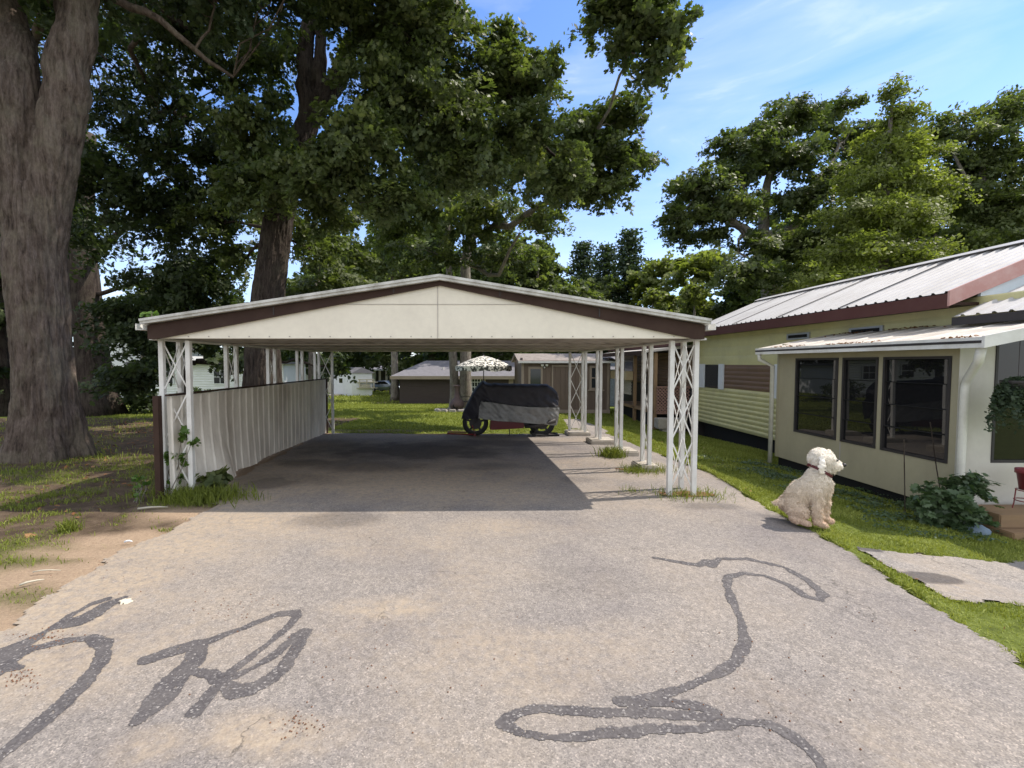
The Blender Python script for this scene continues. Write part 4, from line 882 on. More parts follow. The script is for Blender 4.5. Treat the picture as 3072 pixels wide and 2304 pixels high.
MB().box(XS + .02, XS + 3.5, ya - .02, ya + .05, -.3, zbm + .049).build('base_board', M['dark'], sr)
xo, xi, zo, zi, y0, y1 = 5.56, 7.04, 1.925, 2.21, 5.03, 9.1
MB().corr((xo, y0, zo), (0, y1 - y0, 0), (xi - xo, 0, zi - zo), (-.2, 0, 1), .45, .014, ((0, 0), (.03, 1), (.07, 1), (.1, 0))).build('roof', M['awning'], sr)
MB().prism([(xo + .02, y0 + .02, zo - .01), (xi, y0 + .02, zi - .01), (xi, y0 + .02, zi - .06), (xo + .02, y0 + .02, zo - .06)], (0, y1 - y0 - .04, 0)).build('roof_deck', M['porch_wall'], sr)
MB().box(xo - .04, xo + .0, y0, y1, zo - .105, zo + .012).build('gutter', M['white'], sr)
MB().box(xo - .044, xo - .041, y0 + .0, y1, zo - .055, zo - .025).build('gutter_shadow_strip', M['dark'], sr)
MB().prism([(xo - .08, y0 - .03, zo - .11), (xo - .08, y0 - .03, zo + .02), (xi + 2, y0 - .03, zi + .45), (xi + 2, y0 - .03, zi + .32)], (0, .03, 0)).build('end_gutter', M['white'], sr)
MB().prism([(xi + .0, y0 - .0, zi), (xi + 2, y0, zi + .38), (xi + 2, y0, zi + .33), (xi, y0, zi - .05)], (0, 1.4, 0)).build('front_roof', M['awning'], sr)
MB().tube([(xo, yb + .09, zo - .1), (xo, yb + .09, zo - .2), (XS - .07, yb + .07, zo - .33), (XS - .07, yb + .07, -.28)], .038, 10).build('downspout', M['plastic_white'], sr, True)
MB().tube([(xo + .03, ya - .5, zo - .09), (xo + .04, ya - .46, zo - .26), (XS + .0, ya - .1, zo - .46), (XS + .0, ya - .07, zo - .56), (XS + .0, ya - .06, -.02), (XS + .06, ya - .15, -.18), (XS + .32, ya - .32, -.25)], .043, 10).build('downspout', M['plastic_white'], sr, True)
rng = np.random.default_rng(5); n = 600
C = np.zeros((n, 3)); C[:, 1] = rng.uniform(5.2, 9.0, n); C[:, 0] = np.where(rng.random(n) < .6, xi - rng.exponential(.08, n), xo + rng.exponential(.06, n)); C[:, 2] = zo + (C[:, 0] - xo) * (zi - zo) / (xi - xo) + .02
keep = fbm(C[:, 1], C[:, 0], .5, 3) > .56; C = C[keep]
o = leaves('leaf_litter', C, rng.normal(size=C.shape) * .4 + [0, 0, 1], rng.uniform(.03, .06, len(C)), rng.random(len(C)) * .4, M['dry'], OV, None, rng); tag(o, 'brown leaf litter lying on the sunroom roof', 'leaf litter', None, 'stuff')
# ================================================================== BACKGROUND BUILDINGS
sh = empty('garden_shed', (3.8, 19.5, gz(19.5)), 'brown vertical-board garden shed with white gutter behind the covered motorcycle', 'shed')
zs = gz(19) - .02; X0, X1, Y0, Y1 = P(1564, 1200, 19).x, P(1830, 1200, 19).x, 19.0, 22.0
def PZ(py, Y=19.0): return P(1600, py, Y).z
def PXx(px, Y=19.0): return P(px, 1100, Y).x
zt = 1.78
MB().corr((X0, Y0, zs + .1), (X1 - X0, 0, 0), (0, 0, zt - zs - .1), (0, -1, 0), .2, .012, ((0, 1), (.9, 1), (.92, 0), (.98, 0))).build('front_wall', M['shed_wall'], sh)
MB().box(X0 + .01, X0 + .05, Y0 + .01, Y1, zs + .1, zt + .1).box(X1 - .05, X1 - .01, Y0 + .01, Y1, zs + .1, zt + .1).box(X0, X1, Y1, Y1 + .05, zs, zt).build('side_wall', M['shed_wall'], sh)
MB().box(X0 + .06, X1 - .06, Y0 + .05, Y1 - .05, zs + .0, zt).build('inside', M['black'], sh)
rf = MB().prism([(X0 - .15, Y0 - .25, 1.72), (X0 - .15, Y0 + 1.6, 2.08), (X0 - .15, Y1 + .2, 1.75), (X0 - .15, Y1 + .2, 1.7), (X0 - .15, Y0 + 1.6, 2.02), (X0 - .15, Y0 - .25, 1.67)], (X1 - X0 + .4, 0, 0)).build('roof', M['shingle_old'], sh)
MB().box(X0 - .16, X1 + .26, Y0 - .33, Y0 - .255, 1.66, 1.74).build('gutter', M['white'], sh)
for px in (1568, 1825): MB().box(PXx(px) - .05, PXx(px) + .05, Y0 - .035, Y0 - .015, zs + .1, zt - .02).build('corner_board', M['shed_trim'], sh)
MB().box(X0, X1, Y0 - .03, Y0 - .014, zs + .05, zs + .2).build('base_board', M['shed_trim'], sh)
def window(par, x0, x1, y, z0, z1, tr=.09, mat_=None, gl=None, grid=(1, 2), sill=True):
    w_ = MB().box(x0, x1, y - .05, y - .02, z0, z0 + tr).box(x0, x1, y - .05, y - .02, z1 - tr, z1).box(x0, x0 + tr, y - .05, y - .02, z0 + tr, z1 - tr).box(x1 - tr, x1, y - .05, y - .02, z0 + tr, z1 - tr)
    if sill: w_.box(x0 - .06, x1 + .06, y - .09, y - .052, z0 - .03, z0 + .02)
    w_ = w_.build('window', mat_ or M['shed_trim'], par)
    MB().box(x0 + tr, x1 - tr, y - .035, y - .03, z0 + tr, z1 - tr).build('pane', gl or M['glass2'], w_)
    b_ = MB()
    for i in range(1, grid[0]): b_.box(x0 + tr + (x1 - x0 - 2 * tr) * i / grid[0] - .015, x0 + tr + (x1 - x0 - 2 * tr) * i / grid[0] + .015, y - .045, y - .036, z0 + tr, z1 - tr)
    for i in range(1, grid[1]): b_.box(x0 + tr, x1 - tr, y - .049, y - .0355, z0 + tr + (z1 - z0 - 2 * tr) * i / grid[1] - .02, z0 + tr + (z1 - z0 - 2 * tr) * i / grid[1] + .02)
    if b_.v: b_.build('muntin', mat_ or M['shed_trim'], w_)
window(sh, PXx(1768), PXx(1808), Y0, PZ(1170), PZ(1097))
dr = MB().box(PXx(1585), PXx(1628), Y0 - .05, Y0 - .02, zs + .12, PZ(1100)).build('door', M['shed_trim'], sh)
MB().box(PXx(1591), PXx(1622), Y0 - .06, Y0 - .051, PZ(1160), PZ(1107)).build('pane', M['glass2'], dr)
m_ = MB(); xa, xb = PXx(1655), PXx(1742)
m_.box(xa, xa + .06, Y0 - .045, Y0 - .02, zs + .2, PZ(1100)).box(xb - .06, xb, Y0 - .045, Y0 - .02, zs + .2, PZ(1100)).box(xa, xb, Y0 - .0451, Y0 - .0201, PZ(1100), PZ(1100) + .07)
m_.build('door', M['shed_trim'], sh)
lt = MB(); lt.tube([(PXx(1632), Y0 - .03, PZ(1100)), (PXx(1632), Y0 - .14, PZ(1103))], .03, 8)
for s in (-1, 1): lt.lathe((PXx(1632) + s * .09, Y0 - .16, PZ(1100)), [(.0, 0), (.05, .02), (.07, .1), (.0, .1)], 10)
lt.build('flood_lamp', M['white'], sh)
# dark brown house
hb = empty('brown_house', (2, 32, gz(31)), 'long dark brown house with grey shingle roof behind the motorcycle', 'house'); Yh = 30.0
zs = gz(30) - .05; xa, xb = P(1199, 1200, Yh).x, P(1900, 1200, Yh).x; zt = P(1300, 1128, Yh).z
MB().corr((xa, Yh, zs), (0, 0, zt - zs), (xb - xa, 0, 0), (0, -1, 0), .11, .015, ((0, 0), (.1, 1), (.95, .2))).box(xa, xb, Yh + .02, Yh + 6, zs, zt).build('wall', M['house_brown'], hb)
zr = P(1300, 1082, Yh + 3).z; e = .35
MB().add([(xa - .55, Yh - e, zt), (xb, Yh - e, zt), (xb, Yh + 3, zr), (xa + 1.4, Yh + 3, zr), (xa - .55, Yh + 6.4, zt), (xb, Yh + 6.4, zt)], [(0, 1, 2, 3), (0, 3, 4), (3, 2, 5, 4), (0, 4, 5, 1)]).build('roof', M['shingle'], hb)
MB().box(xa - .56, xb, Yh - e - .03, Yh - e, zt - .2, zt + .01).build('fascia', M['shed_trim'], hb)
vp = P(1330, 1108, Yh + 1); MB().tube([vp - Vector((0, 0, .3)), vp + Vector((0, 0, .15))], .06, 8).build('roof_vent', M['white'], hb)
window(hb, P(1405, 1150, Yh).x, P(1443, 1150, Yh).x, Yh, P(1400, 1192, Yh).z, P(1400, 1129, Yh).z, .06, M['far_white'], M['glass2'], (4, 4), False)
MB().box(P(1446, 1150, Yh).x, P(1457, 1150, Yh).x, Yh - .05, Yh - .02, P(1400, 1192, Yh).z, P(1400, 1129, Yh).z).build('shutter', M['shed_trim'], hb)
MB().box(P(1526, 1150, Yh).x, P(1540, 1150, Yh).x, Yh - .05, Yh - .02, P(1400, 1192, Yh).z, P(1400, 1129, Yh).z).build('shutter', M['shed_trim'], hb)
# blue-grey house glimpsed right of the shed
hb2 = empty('grey_house', (9.5, 27, gz(27)), 'blue-grey sided house glimpsed between the shed and the deck porch', 'house')
MB().corr((8.0, 27, gz(27)), (0, 0, 2.6), (4, 0, 0), (0, -1, 0), .15, .015, ((0, 0), (.1, 1), (.95, .2))).box(8.0, 12, 27.03, 30, gz(27), 1.6).build('wall', paint('slate_siding', (.16, .19, .23), .7), hb2)
MB().prism([(7.7, 26.6, 1.3), (7.7, 28.5, 2.2), (7.7, 30.4, 1.3)], (4.6, 0, 0)).build('roof', M['shingle'], hb2)
# white shed with planter shelf
Yw = 40; zw = gz(40); cx_ = P(1056, 1188, Yw).x
ws = empty('white_outbuilding', (cx_, Yw, zw), 'small white outbuilding with panelled door and a shelf of junk on its sunny side', 'shed', None, R(0))
a1 = R(10); a2 = R(150)
def wq(u, v, z): return Vector((u * math.cos(a1) + v * math.cos(a2), u * math.sin(a1) + v * math.sin(a2), z))
def wbox(u0, u1, v0, v1, z0, z1): 
    return [wq(u0, v0, z0), wq(u1, v0, z0), wq(u1, v1, z0), wq(u0, v1, z0), wq(u0, v0, z1), wq(u1, v0, z1), wq(u1, v1, z1), wq(u0, v1, z1)], [(3, 2, 1, 0), (4, 5, 6, 7), (0, 1, 5, 4), (1, 2, 6, 5), (2, 3, 7, 6), (3, 0, 4, 7)]
def wb(b, name, mat_, par=ws):
    m_ = MB(); m_.add(*wbox(*b)); o = m_.build(name, mat_, None); o.parent = par; o.location = (0, 0, 0) if par is ws else (0, 0, 0); return o
W_, L_ = 1.72, 3.0
wb((0, W_, 0, L_, 0, 1.95), 'walls', M['far_white'])
m_ = MB(); m_.add([wq(-.15, -.15, 1.95), wq(W_ + .2, -.15, 1.95), wq(W_ + .2, L_ + .2, 1.95), wq(-.15, L_ + .2, 1.95), wq(W_ / 2, -.0, 2.45), wq(W_ / 2, L_, 2.45)], [(0, 1, 4), (1, 2, 5, 4), (2, 3, 5), (3, 0, 4, 5), (0, 3, 2, 1)])
o = m_.build('roof', M['shingle'], None); o.parent = ws
d_ = wb((-.03, -.002, .9, 1.6, .1, 1.75), 'door', M['far_white']); wb((-.045, -.031, 1.05, 1.45, 1.1, 1.5), 'pane', M['glass'], d_)
wb((-.02, -.001, 2.3, 3.0, .1, 1.85), 'cream_panel', M['far_cream'])
shf = MB(); 
for z_ in (1.15, .65): shf.add(*wbox(.35, W_ + .2, -.35, -.02, z_, z_ + .06))
for u_ in (.4, 1.0, 1.6): shf.add(*wbox(u_, u_ + .06, -.33, -.27, .65, 1.45))
shf.add(*wbox(.3, 1.6, -.36, -.3, 1.38, 1.45)); shf.add(*wbox(.6, 1.3, -.3, -.05, .72, 1.0)); o = shf.build('shelf', M['far_cream'], None); o.parent = ws
o = MB().bbox(cx_ - 3.3, cx_ - 1.0, Yw - .5, Yw + 1.2, zw, zw + .12, .02).build('door_slab', M['concrete'], None); o.name = 'concrete_slab'; tag(o, 'low concrete slab in front of the white outbuilding door', 'slab')
# grey-roofed house behind with porch columns
gh = empty('grey_roof_house', (-17, 62, gz(62)), 'low house with pale grey roof and white posts far behind the parked car', 'house')
Yg_ = 60; zg = gz(60); xa, xb = P(905, 1100, Yg_).x, P(1178, 1100, Yg_).x; zt = P(1000, 1108, Yg_).z
MB().box(xa, P(1110, 1100, Yg_).x, Yg_, Yg_ + 6, zg, zt).build('wall', M['far_white'], gh)
MB().box(P(1112, 1100, Yg_).x, xb, Yg_ + 3.5, Yg_ + 6, zg, zt).build('wall', M['dark'], gh)
MB().prism([(xa - .5, Yg_ - .6, zt), (xa - .5, Yg_ + 3, zt + .85), (xa - .5, Yg_ + 6.6, zt)], (xb - xa + 1, 0, 0)).build('roof', M['shingle'], gh)
MB().box(xa - .5, xb + .5, Yg_ - .65, Yg_ - .61, zt - .15, zt + .02).build('fascia', M['far_white'], gh)
for px in (1118, 1140, 1160, 1176): q = P(px, 1100, Yg_).x; MB().box(q - .12, q + .12, Yg_ - .3, Yg_ - .1, zg, zt).build('post', M['far_cream'], gh)
# white mobile home on the left beyond the fence
lh = empty('white_mobile_home', (-19, 31, gz(31)), 'white ribbed mobile home beyond the fence on the left', 'mobile home'); zl = gz(30)
xa, xb = P(400, 1100, 30).x, P(850, 1100, 30).x
MB().corr((xa, 30, zl + .3), (0, 0, 2.3), (xb - xa, 0, 0), (0, -1, 0), .16, .02, lap).box(xa, xb, 30.03, 34, zl + .3, 1.6).build('wall', M['far_white'], lh)
MB().box(xa - .2, xb + .2, 29.6, 34.3, 1.6, 1.75).build('roof', M['shingle'], lh)
MB().box(xa, xb, 29.98, 30.0, zl, zl + .3).build('skirt', M['stone'], lh)
for px in (480, 640, 750): x_ = P(px, 1100, 30).x; window(lh, x_, x_ + .9, 29.97, .3, 1.25, .06, M['far_white'], M['glass2'], (2, 2), False)
gh2 = empty('gable_house', (-26, 38, gz(38)), 'grey gabled house far left between the dark trunks', 'house')
q = P(375, 960, 38); MB().prism([(q.x - 2.2, 38, gz(38)), (q.x + 2.8, 38, gz(38)), (q.x + 2.8, 38, 3.0), (q.x + .3, 38, 4.4), (q.x - 2.2, 38, 3.0)], (0, 6, 0)).build('wall', M['far_white'], gh2)
MB().prism([(q.x - 2.6, 37.8, 2.85), (q.x + .3, 37.8, 4.5), (q.x + 3.2, 37.8, 2.85), (q.x + 3.2, 37.8, 3.05), (q.x + .3, 37.8, 4.72), (q.x - 2.6, 37.8, 3.05)], (0, 6.4, 0)).build('roof', M['shingle'], gh2)
# parked car
q = P(1160, 1172, 58); zc = gz(58)
car = empty('parked_car', (q.x, 58, zc), 'silver-grey sedan parked under the far porch roof, seen below the carport', 'car', None, R(-28))
def cpart(mb, n, m__, par=None, smooth=False):
    o = mb.build(n, m__, None, smooth); o.parent = par or car; return o
prof = [(-2.2, .3), (-2.25, .75), (-2.1, .95), (-1.45, 1.02), (-.85, 1.4), (.35, 1.44), (1.15, 1.0), (2.05, .82), (2.25, .6), (2.2, .3)]
bmc = bmesh.new(); va = [bmc.verts.new((x, -.88 + (.16 if z > 1.2 else 0), z)) for x, z in prof]; vb = [bmc.verts.new((x, .88 - (.16 if z > 1.2 else 0), z)) for x, z in prof]
bmc.faces.new(va); bmc.faces.new(vb[::-1])
for i in range(len(prof)): j = (i + 1) % len(prof); bmc.faces.new((va[i], vb[i], vb[j], va[j]))
bmesh.ops.bevel(bmc, geom=bmc.edges[:], offset=.06, segments=2, affect='EDGES')
cpart(MB().bm(bmc), 'body', M['carpaint'], None, True)
for s in (-1, 1):
    cpart(MB().prism([(-1.3, s * .86, 1.03), (-.8, s * .76, 1.34), (.3, s * .755, 1.37), (1.0, s * .85, 1.03)], (0, s * .02, 0)), 'side_window', M['glass'])
    for x_ in (-1.4, 1.4):
        w_ = cpart(MB().lathe((x_, s * .85, .32), [(0, -.1), (.31, -.1), (.33, -.05), (.33, .05), (.31, .1), (.2, .1)], 18, 'y'), 'wheel', M['rubber'])
        o = MB().lathe((x_, s * .86, .32), [(.2, -.11), (.05, -.12), (.05, .12), (.2, .11), (.2, -.11)], 14, 'y').build('rim', M['alloy'], None); o.parent = w_
    cpart(MB().box(-2.27, -2.18, s * .55 - .2, s * .55 + .2, .7, .85), 'tail_light', M['taillight'])
cpart(MB().prism([(-1.5, -.6, 1.06), (-.95, -.55, 1.37), (-.95, .55, 1.37), (-1.5, .6, 1.06)], (-.03, 0, .03)), 'rear_window', M['glass'])
# ================================================================== MOTORCYCLE
YM = 11.35; g3 = lambda u, v, y=YM: P(1300 + u * .27125, 980 + v * .27125, y)
gm = gz(YM); g5 = lambda u, v: g3(u, v, YM - .19) + sh_ + Vector((0, .19, 0))
fw, rw = g3(465, 1078), g3(1200, 1080); wr = g3(465, 1078).z - g3(465, 1220).z; dz = (gm + wr) - fw.z
moto = empty('motorcycle', (fw.x + .7, YM, gm), 'motorcycle with red lower fairing standing on paddock stands at the carport rear', 'motorcycle')
sh_ = Vector((0, 0, dz))
def g4(u, v, y=YM): return g3(u, v) + sh_ + Vector((0, y - YM, 0))
for c, nm in ((g4(465, 1078), 'front'), (g4(1200, 1080), 'rear')):
    wd = .06 if nm == 'front' else .085
    w_ = MB().lathe(c, [(wr - .09, -wd * .7), (wr - .03, -wd), (wr, -wd * .4), (wr, wd * .4), (wr - .03, wd), (wr - .09, wd * .7), (wr - .09, -wd * .7)], 36, 'y').build('wheel', M['rubber'], moto, True)
    rr = MB().lathe(c, [(wr - .085, -.04), (wr - .11, -.035), (wr - .11, .035), (wr - .085, .04), (wr - .085, -.04)], 32, 'y').lathe(c, [(.0, -.06), (.06, -.06), (.06, .06), (0, .06)], 16, 'y')
    for k in range(5):
        a = k * 2 * math.pi / 5 + .3; rr.bar(c + Vector((math.cos(a) * .04, 0, math.sin(a) * .04)), c + Vector((math.cos(a) * (wr - .09), 0, math.sin(a) * (wr - .09))), .05, .03, up=(0, 1, 0))
    rr.build('rim', M['dark'], w_)
    MB().lathe(c + Vector((0, -.07, 0)), [(.06, 0), (.15, 0), (.15, .008), (.06, .008)], 24, 'y').build('brake_disc', M['dark'], w_)
c = g4(465, 1078); m_ = MB()
for s in (-.1, .1): m_.tube([c + Vector((0, s, 0)), c + Vector((.22, s, .55))], .028, 10)
m_.build('fork', M['dark'], moto)
c = g4(1200, 1080); m_ = MB()
for s in (-.12, .12): m_.bar(c + Vector((0, s, 0)), c + Vector((-.55, s, .06)), .03, .06)
m_.build('swingarm', M['dark'], moto)
poly = [g5(640, 1000), g5(625, 1150), g5(650, 1158), g5(1000, 1140), g5(1010, 1110), g5(960, 1020)]
m_ = MB(); n_ = len(poly); m_.add([p + Vector((0, s, 0)) for s in (-.19, .19) for p in poly] , [tuple(range(n_)), tuple(range(n_, 2 * n_))[::-1]] + [(i, i + n_, (i + 1) % n_ + n_, (i + 1) % n_) for i in range(n_)]); m_.build('lower_fairing', M['red'], moto)
MB().bbox(g4(700, 0).x, g4(1080, 0).x, YM - .16, YM + .16, g4(0, 1100).z, g4(0, 900).z, .04).build('engine', M['dark'], moto)
MB().tube([g4(1000, 1110, YM - .2), g4(1100, 1100, YM - .24), g4(1330, 1040, YM - .24)], [.035, .05, .055], 12).build('exhaust', M['dark'], moto, True)
MB().tube([g4(840, 1150), g4(842, 1215)], .012, 6).build('side_stand', M['dark'], moto)
# stands
st = MB(); a = g4(430, 1100, YM - .14); b = g4(460, 1240, YM - .16); 
for s in (-1, 1):
    st.tube([Vector((a.x, YM + s * .12, a.z)), Vector((b.x, YM + s * .17, gm + .05)), Vector((g4(160, 0).x, YM + s * .14, gm + .07))], .02, 8)
st.tube([(g4(160, 0).x, YM - .14, gm + .07), (g4(160, 0).x, YM + .14, gm + .07)], .02, 8); st.tube([(b.x, YM - .22, gm + .04), (b.x, YM + .22, gm + .04)], .03, 8)
o = st.build('paddock_stand', M['redmetal']); tag(o, 'dark red front paddock stand reaching out left of the front wheel', 'motorcycle stand')
st = MB(); a = g4(1100, 1080)
for s in (-1, 1):
    st.tube([Vector((a.x + .1, YM + s * .15, a.z)), Vector((a.x, YM + s * .19, gm + .05)), Vector((g4(1380, 0).x + s * .03, YM + s * .17, gm + .03))], .024, 8)
    st.lathe((a.x, YM + s * .2, gm + .05), [(0, -.03), (.05, -.03), (.05, .03), (0, .03)], 14, 'y')
st.tube([(g4(1380, 0).x, YM - .17, gm + .03), (g4(1380, 0).x, YM + .17, gm + .03)], .024, 8)
o = st.build('paddock_stand', M['rubber']); tag(o, 'black rear paddock stand under the rear wheel', 'motorcycle stand')
o = MB().tube([g4(825, 1225, YM - .05), g4(860, 1228, YM - .1), g4(905, 1225, YM - .05), g4(920, 1240, YM - .12)], .025, 6).build('dark_rag', M['rubber']); tag(o, 'small dark rag on the asphalt under the motorcycle', 'rag')
# cover: lofted cloth
tops = [(312, 1020), (330, 960), (370, 870), (410, 790), (450, 715), (500, 650), (550, 612), (600, 642), (700, 640), (850, 648), (1000, 650), (1150, 652), (1260, 656), (1320, 690), (1365, 735), (1388, 790)]
midl = [(312, 1040), (340, 1045), (380, 1048), (430, 1040), (470, 1030), (500, 1000), (525, 836), (620, 845), (700, 855), (850, 880), (1000, 893), (1150, 902), (1260, 905), (1320, 905), (1365, 905), (1392, 905)]
bots = [(310, 1052), (345, 1052), (385, 1050), (440, 1042), (480, 1034), (500, 1030), (560, 1040), (640, 1050), (720, 1060), (850, 1068), (1000, 1080), (1130, 1092), (1240, 1100), (1310, 1112), (1370, 1116), (1388, 1080)]
def interp(l, s):
    xs = np.linspace(0, 1, len(l)); return np.interp(s, xs, [q[0] for q in l]), np.interp(s, xs, [q[1] for q in l])
def cloth(name, A, Bm, wA, wB, mat_, par, dome, seed):
    ns, nt_ = 90, 22; ss = np.linspace(0, 1, ns); out = []
    for s in ss:
        ua, va_ = interp(A, s); ub, vb_ = interp(Bm, s); pa = g3(ua, va_, YM - .1) + sh_; pb = g3(ub, vb_, YM - .32) + sh_
        ring = []
        halfA = np.interp(s, *wA); halfB = np.interp(s, *wB)
        m = nt_
        if dome:
            for k in range(-m, m + 1):
                t = abs(k) / m; sg = -1 if k < 0 else 1
                if t < .35: a = t / .35 * math.pi / 2; w_ = halfA * math.sin(a); z_ = pa.z - .09 * (1 - math.cos(a)); x_ = pa.x
                else:
                    q = (t - .35) / .65; w_ = halfA * (1 - q) + halfB * q; z_ = (pa.z - .09) * (1 - q) + pb.z * q; x_ = pa.x * (1 - q) + pb.x * q
                ring.append((x_, YM + sg * w_, z_))
        else:
            for sg in (-1, 1):
                for k in range(m + 1):
                    q = k / m if sg == 1 else 1 - k / m; w_ = halfA * (1 - q) + halfB * q
                    ring.append((pa.x * (1 - q) + pb.x * q, YM + sg * w_, pa.z * (1 - q) + pb.z * q))
        out.append(ring)
    V = np.array(out); n2 = V.shape[1]
    wr_ = (fbm(V[:, :, 0] * 1.6 + V[:, :, 2] * 1.4, V[:, :, 2] * .5 - V[:, :, 0] * .3, .14, seed, 3) - .5) * .085
    V[:, :, 1] += np.sign(V[:, :, 1] - YM) * wr_; V[:, :, 2] += wr_ * .35 * (1 if dome else .3)
    idx = np.arange(ns * n2).reshape(ns, n2); f = np.stack([idx[:-1, :-1].ravel(), idx[1:, :-1].ravel(), idx[1:, 1:].ravel(), idx[:-1, 1:].ravel()], 1)
    if not dome:
        bad = (f % n2 == nt_).any(1) & ((f % n2) == nt_ + 1).any(1); f = f[~bad]
    return np_mesh(name, V.reshape(-1, 3) - np.array(parent_world(par)), [f], mat_, par, None, True)
cv = empty('motorcycle_cover', (fw.x + .75, YM, gm + .4), 'black and silver fabric cover draped over the motorcycle', 'cover')
cloth('black_top', tops, midl, ([0, .15, .3, .4, .8, 1], [.06, .16, .3, .3, .22, .1]), ([0, .2, .35, .5, .8, 1], [.08, .24, .32, .3, .27, .2]), M['cover_black'], cv, True, 5)
cloth('silver_skirt', [(500, 1000), (505, 900), (525, 838)] + midl[7:], [(495, 1030), (500, 1030), (520, 1034)] + bots[7:], ([0, .2, .5, .8, 1], [.325, .325, .305, .275, .205]), ([0, .3, .6, 1], [.33, .34, .31, .2]), M['cover_silver'], cv, False, 9)
# ================================================================== YARD THINGS
YU = 22.0; zu = gz(YU); c = P(1451, 1067, YU)
um = empty('patio_umbrella', (c.x, YU, zu), 'black and white leaf-patterned patio umbrella with scalloped edge behind the motorcycle', 'umbrella')
MB().tube([(c.x, YU, zu), (c.x, YU, c.z - .02)], .022, 8).build('pole', M['iron'], um); MB().lathe((c.x, YU, zu), [(0, .1), (.06, .1), (.22, .03), (.24, 0)], 16).build('base', M['iron'], um)
V = []; nsg = 64; R0 = 1.33; f = []; zt = c.z; ringz = []
for j, (r, z) in enumerate([(.02, 0), (.35, -.08), (.7, -.2), (1.0, -.33), (R0, -.5), (R0 * 1.0, -.68)]):
    for k in range(nsg):
        a = 2 * math.pi * k / nsg; cell = abs(((k / nsg * 8) % 1) - .5) * 2; rr = r * (1 - .07 * (1 - cell) * (j / 5)) ; zz = z + (0 if j < 5 else .0) - (.06 * (1 - cell) if j == 5 else -.03 * (1 - cell) * j / 4)
        V.append((c.x + rr * math.cos(a), YU + rr * math.sin(a), zt + zz))
for j in range(5):
    for k in range(nsg): f.append((j * nsg + k, j * nsg + (k + 1) % nsg, (j + 1) * nsg + (k + 1) % nsg, (j + 1) * nsg + k))
f.append(tuple(range(nsg))); MB().add(V, f).build('canopy', M['umbrella'], um, False)
m_ = MB()
for k in range(8): a = 2 * math.pi * k / 8; m_.tube([(c.x, YU, zt - .1), (c.x + R0 * math.cos(a), YU + R0 * math.sin(a), zt - .53)], .008, 4)
m_.build('ribs', M['iron'], um); MB().lathe((c.x, YU, zt), [(0, .08), (.03, .06), (.03, -.02)], 8).build('finial', M['iron'], um)
ch = P(1371, 1228, 20.9); zc = gz(20.9); m_ = MB((ch.x, 20.9, zc))
k_ = 1.18 / 1.2
m_.lathe((ch.x, 20.9, zc), [(.2, 0), (.24, .06), (.2, .1), (.28, .16), (.33, .28), (.32, .4), (.24, .52), (.13, .62), (.11, .8), (.1, 1.05), (.13, 1.12), (.16, 1.16), (.15, 1.19), (.09, 1.17), (.08, 1.0)], 24)
cm = m_.build('chiminea', M['clay'], None, True); tag(cm, 'rusty bottle-shaped clay chiminea standing among the edging stones', 'chiminea')
o = MB().lathe((ch.x - .05, 20.6, zc + .27), [(.0, .0), (.11, .0), (.13, .02), (.11, .05), (0, .04)], 16, 'y').build('fire_opening', M['black'], None); o.parent = cm; o.location = -Vector(cm.location)
rs = random.Random(4)
labs = ['far left', 'second from left', 'third from left', 'middle left', 'middle', 'middle right', 'third from right', 'second from right', 'far right', 'rear left', 'rear middle', 'rear right']
cx_, cy_ = P(1366, 1230, 20.8).x, 20.8
for k in range(14):
    a = math.pi * 2 * k / 14 + .1; x = cx_ + .85 * math.cos(a); y = cy_ + .62 * math.sin(a)
    bm_ = bmesh.new(); bmesh.ops.create_cube(bm_, size=1); bmesh.ops.scale(bm_, vec=(.3, .17, .15), verts=bm_.verts); bmesh.ops.bevel(bm_, geom=bm_.edges[:], offset=.025, segments=2, affect='EDGES')
    for v_ in bm_.verts: v_.co += Vector((rs.uniform(-.008, .008), rs.uniform(-.008, .008), rs.uniform(-.008, .008)))
    mb_ = MB().bm(bm_, Matrix.Rotation(a + math.pi / 2, 4, 'Z')); o = mb_.build('edging_stone', M['stone'], None); o.location = (x, y, gz(y) + .06)
    tag(o, 'grey edging block in the ring around the chiminea', 'stone', 'edging blocks of the fire ring')
ca = P(1402, 1228, 21.5); zc = gz(21.5); m_ = MB(); cr = empty('patio_chair', (ca.x, 21.5, zc), 'dark wrought iron patio chair between the chiminea and the motorcycle', 'chair')
for dx in (-.22, .22):
    for dy in (-.2, .2): MB().tube([(ca.x + dx, 21.5 + dy, zc), (ca.x + dx * .9, 21.5 + dy * .9, zc + .44)], .014, 6).build('leg', M['iron'], cr)
m_ = MB().box(ca.x - .24, ca.x + .24, 21.28, 21.72, zc + .43, zc + .455); m_.build('seat', M['iron'], cr)
m_ = MB()
for i in range(7): x = -.22 + i * .073; m_.tube([(ca.x - .24, 21.5 + x, zc + .45), (ca.x - .4, 21.5 + x, zc + .98)], .009, 5)
m_.tube([(ca.x - .4, 21.27, zc + .98), (ca.x - .4, 21.73, zc + .98)], .016, 6); m_.build('backrest', M['iron'], cr)
m_ = MB()
for s in (-.24, .24): m_.tube([(ca.x - .3, 21.5 + s, zc + .66), (ca.x + .1, 21.5 + s, zc + .68), (ca.x + .2, 21.5 + s, zc + .45)], .012, 6)
m_.build('armrests', M['iron'], cr)
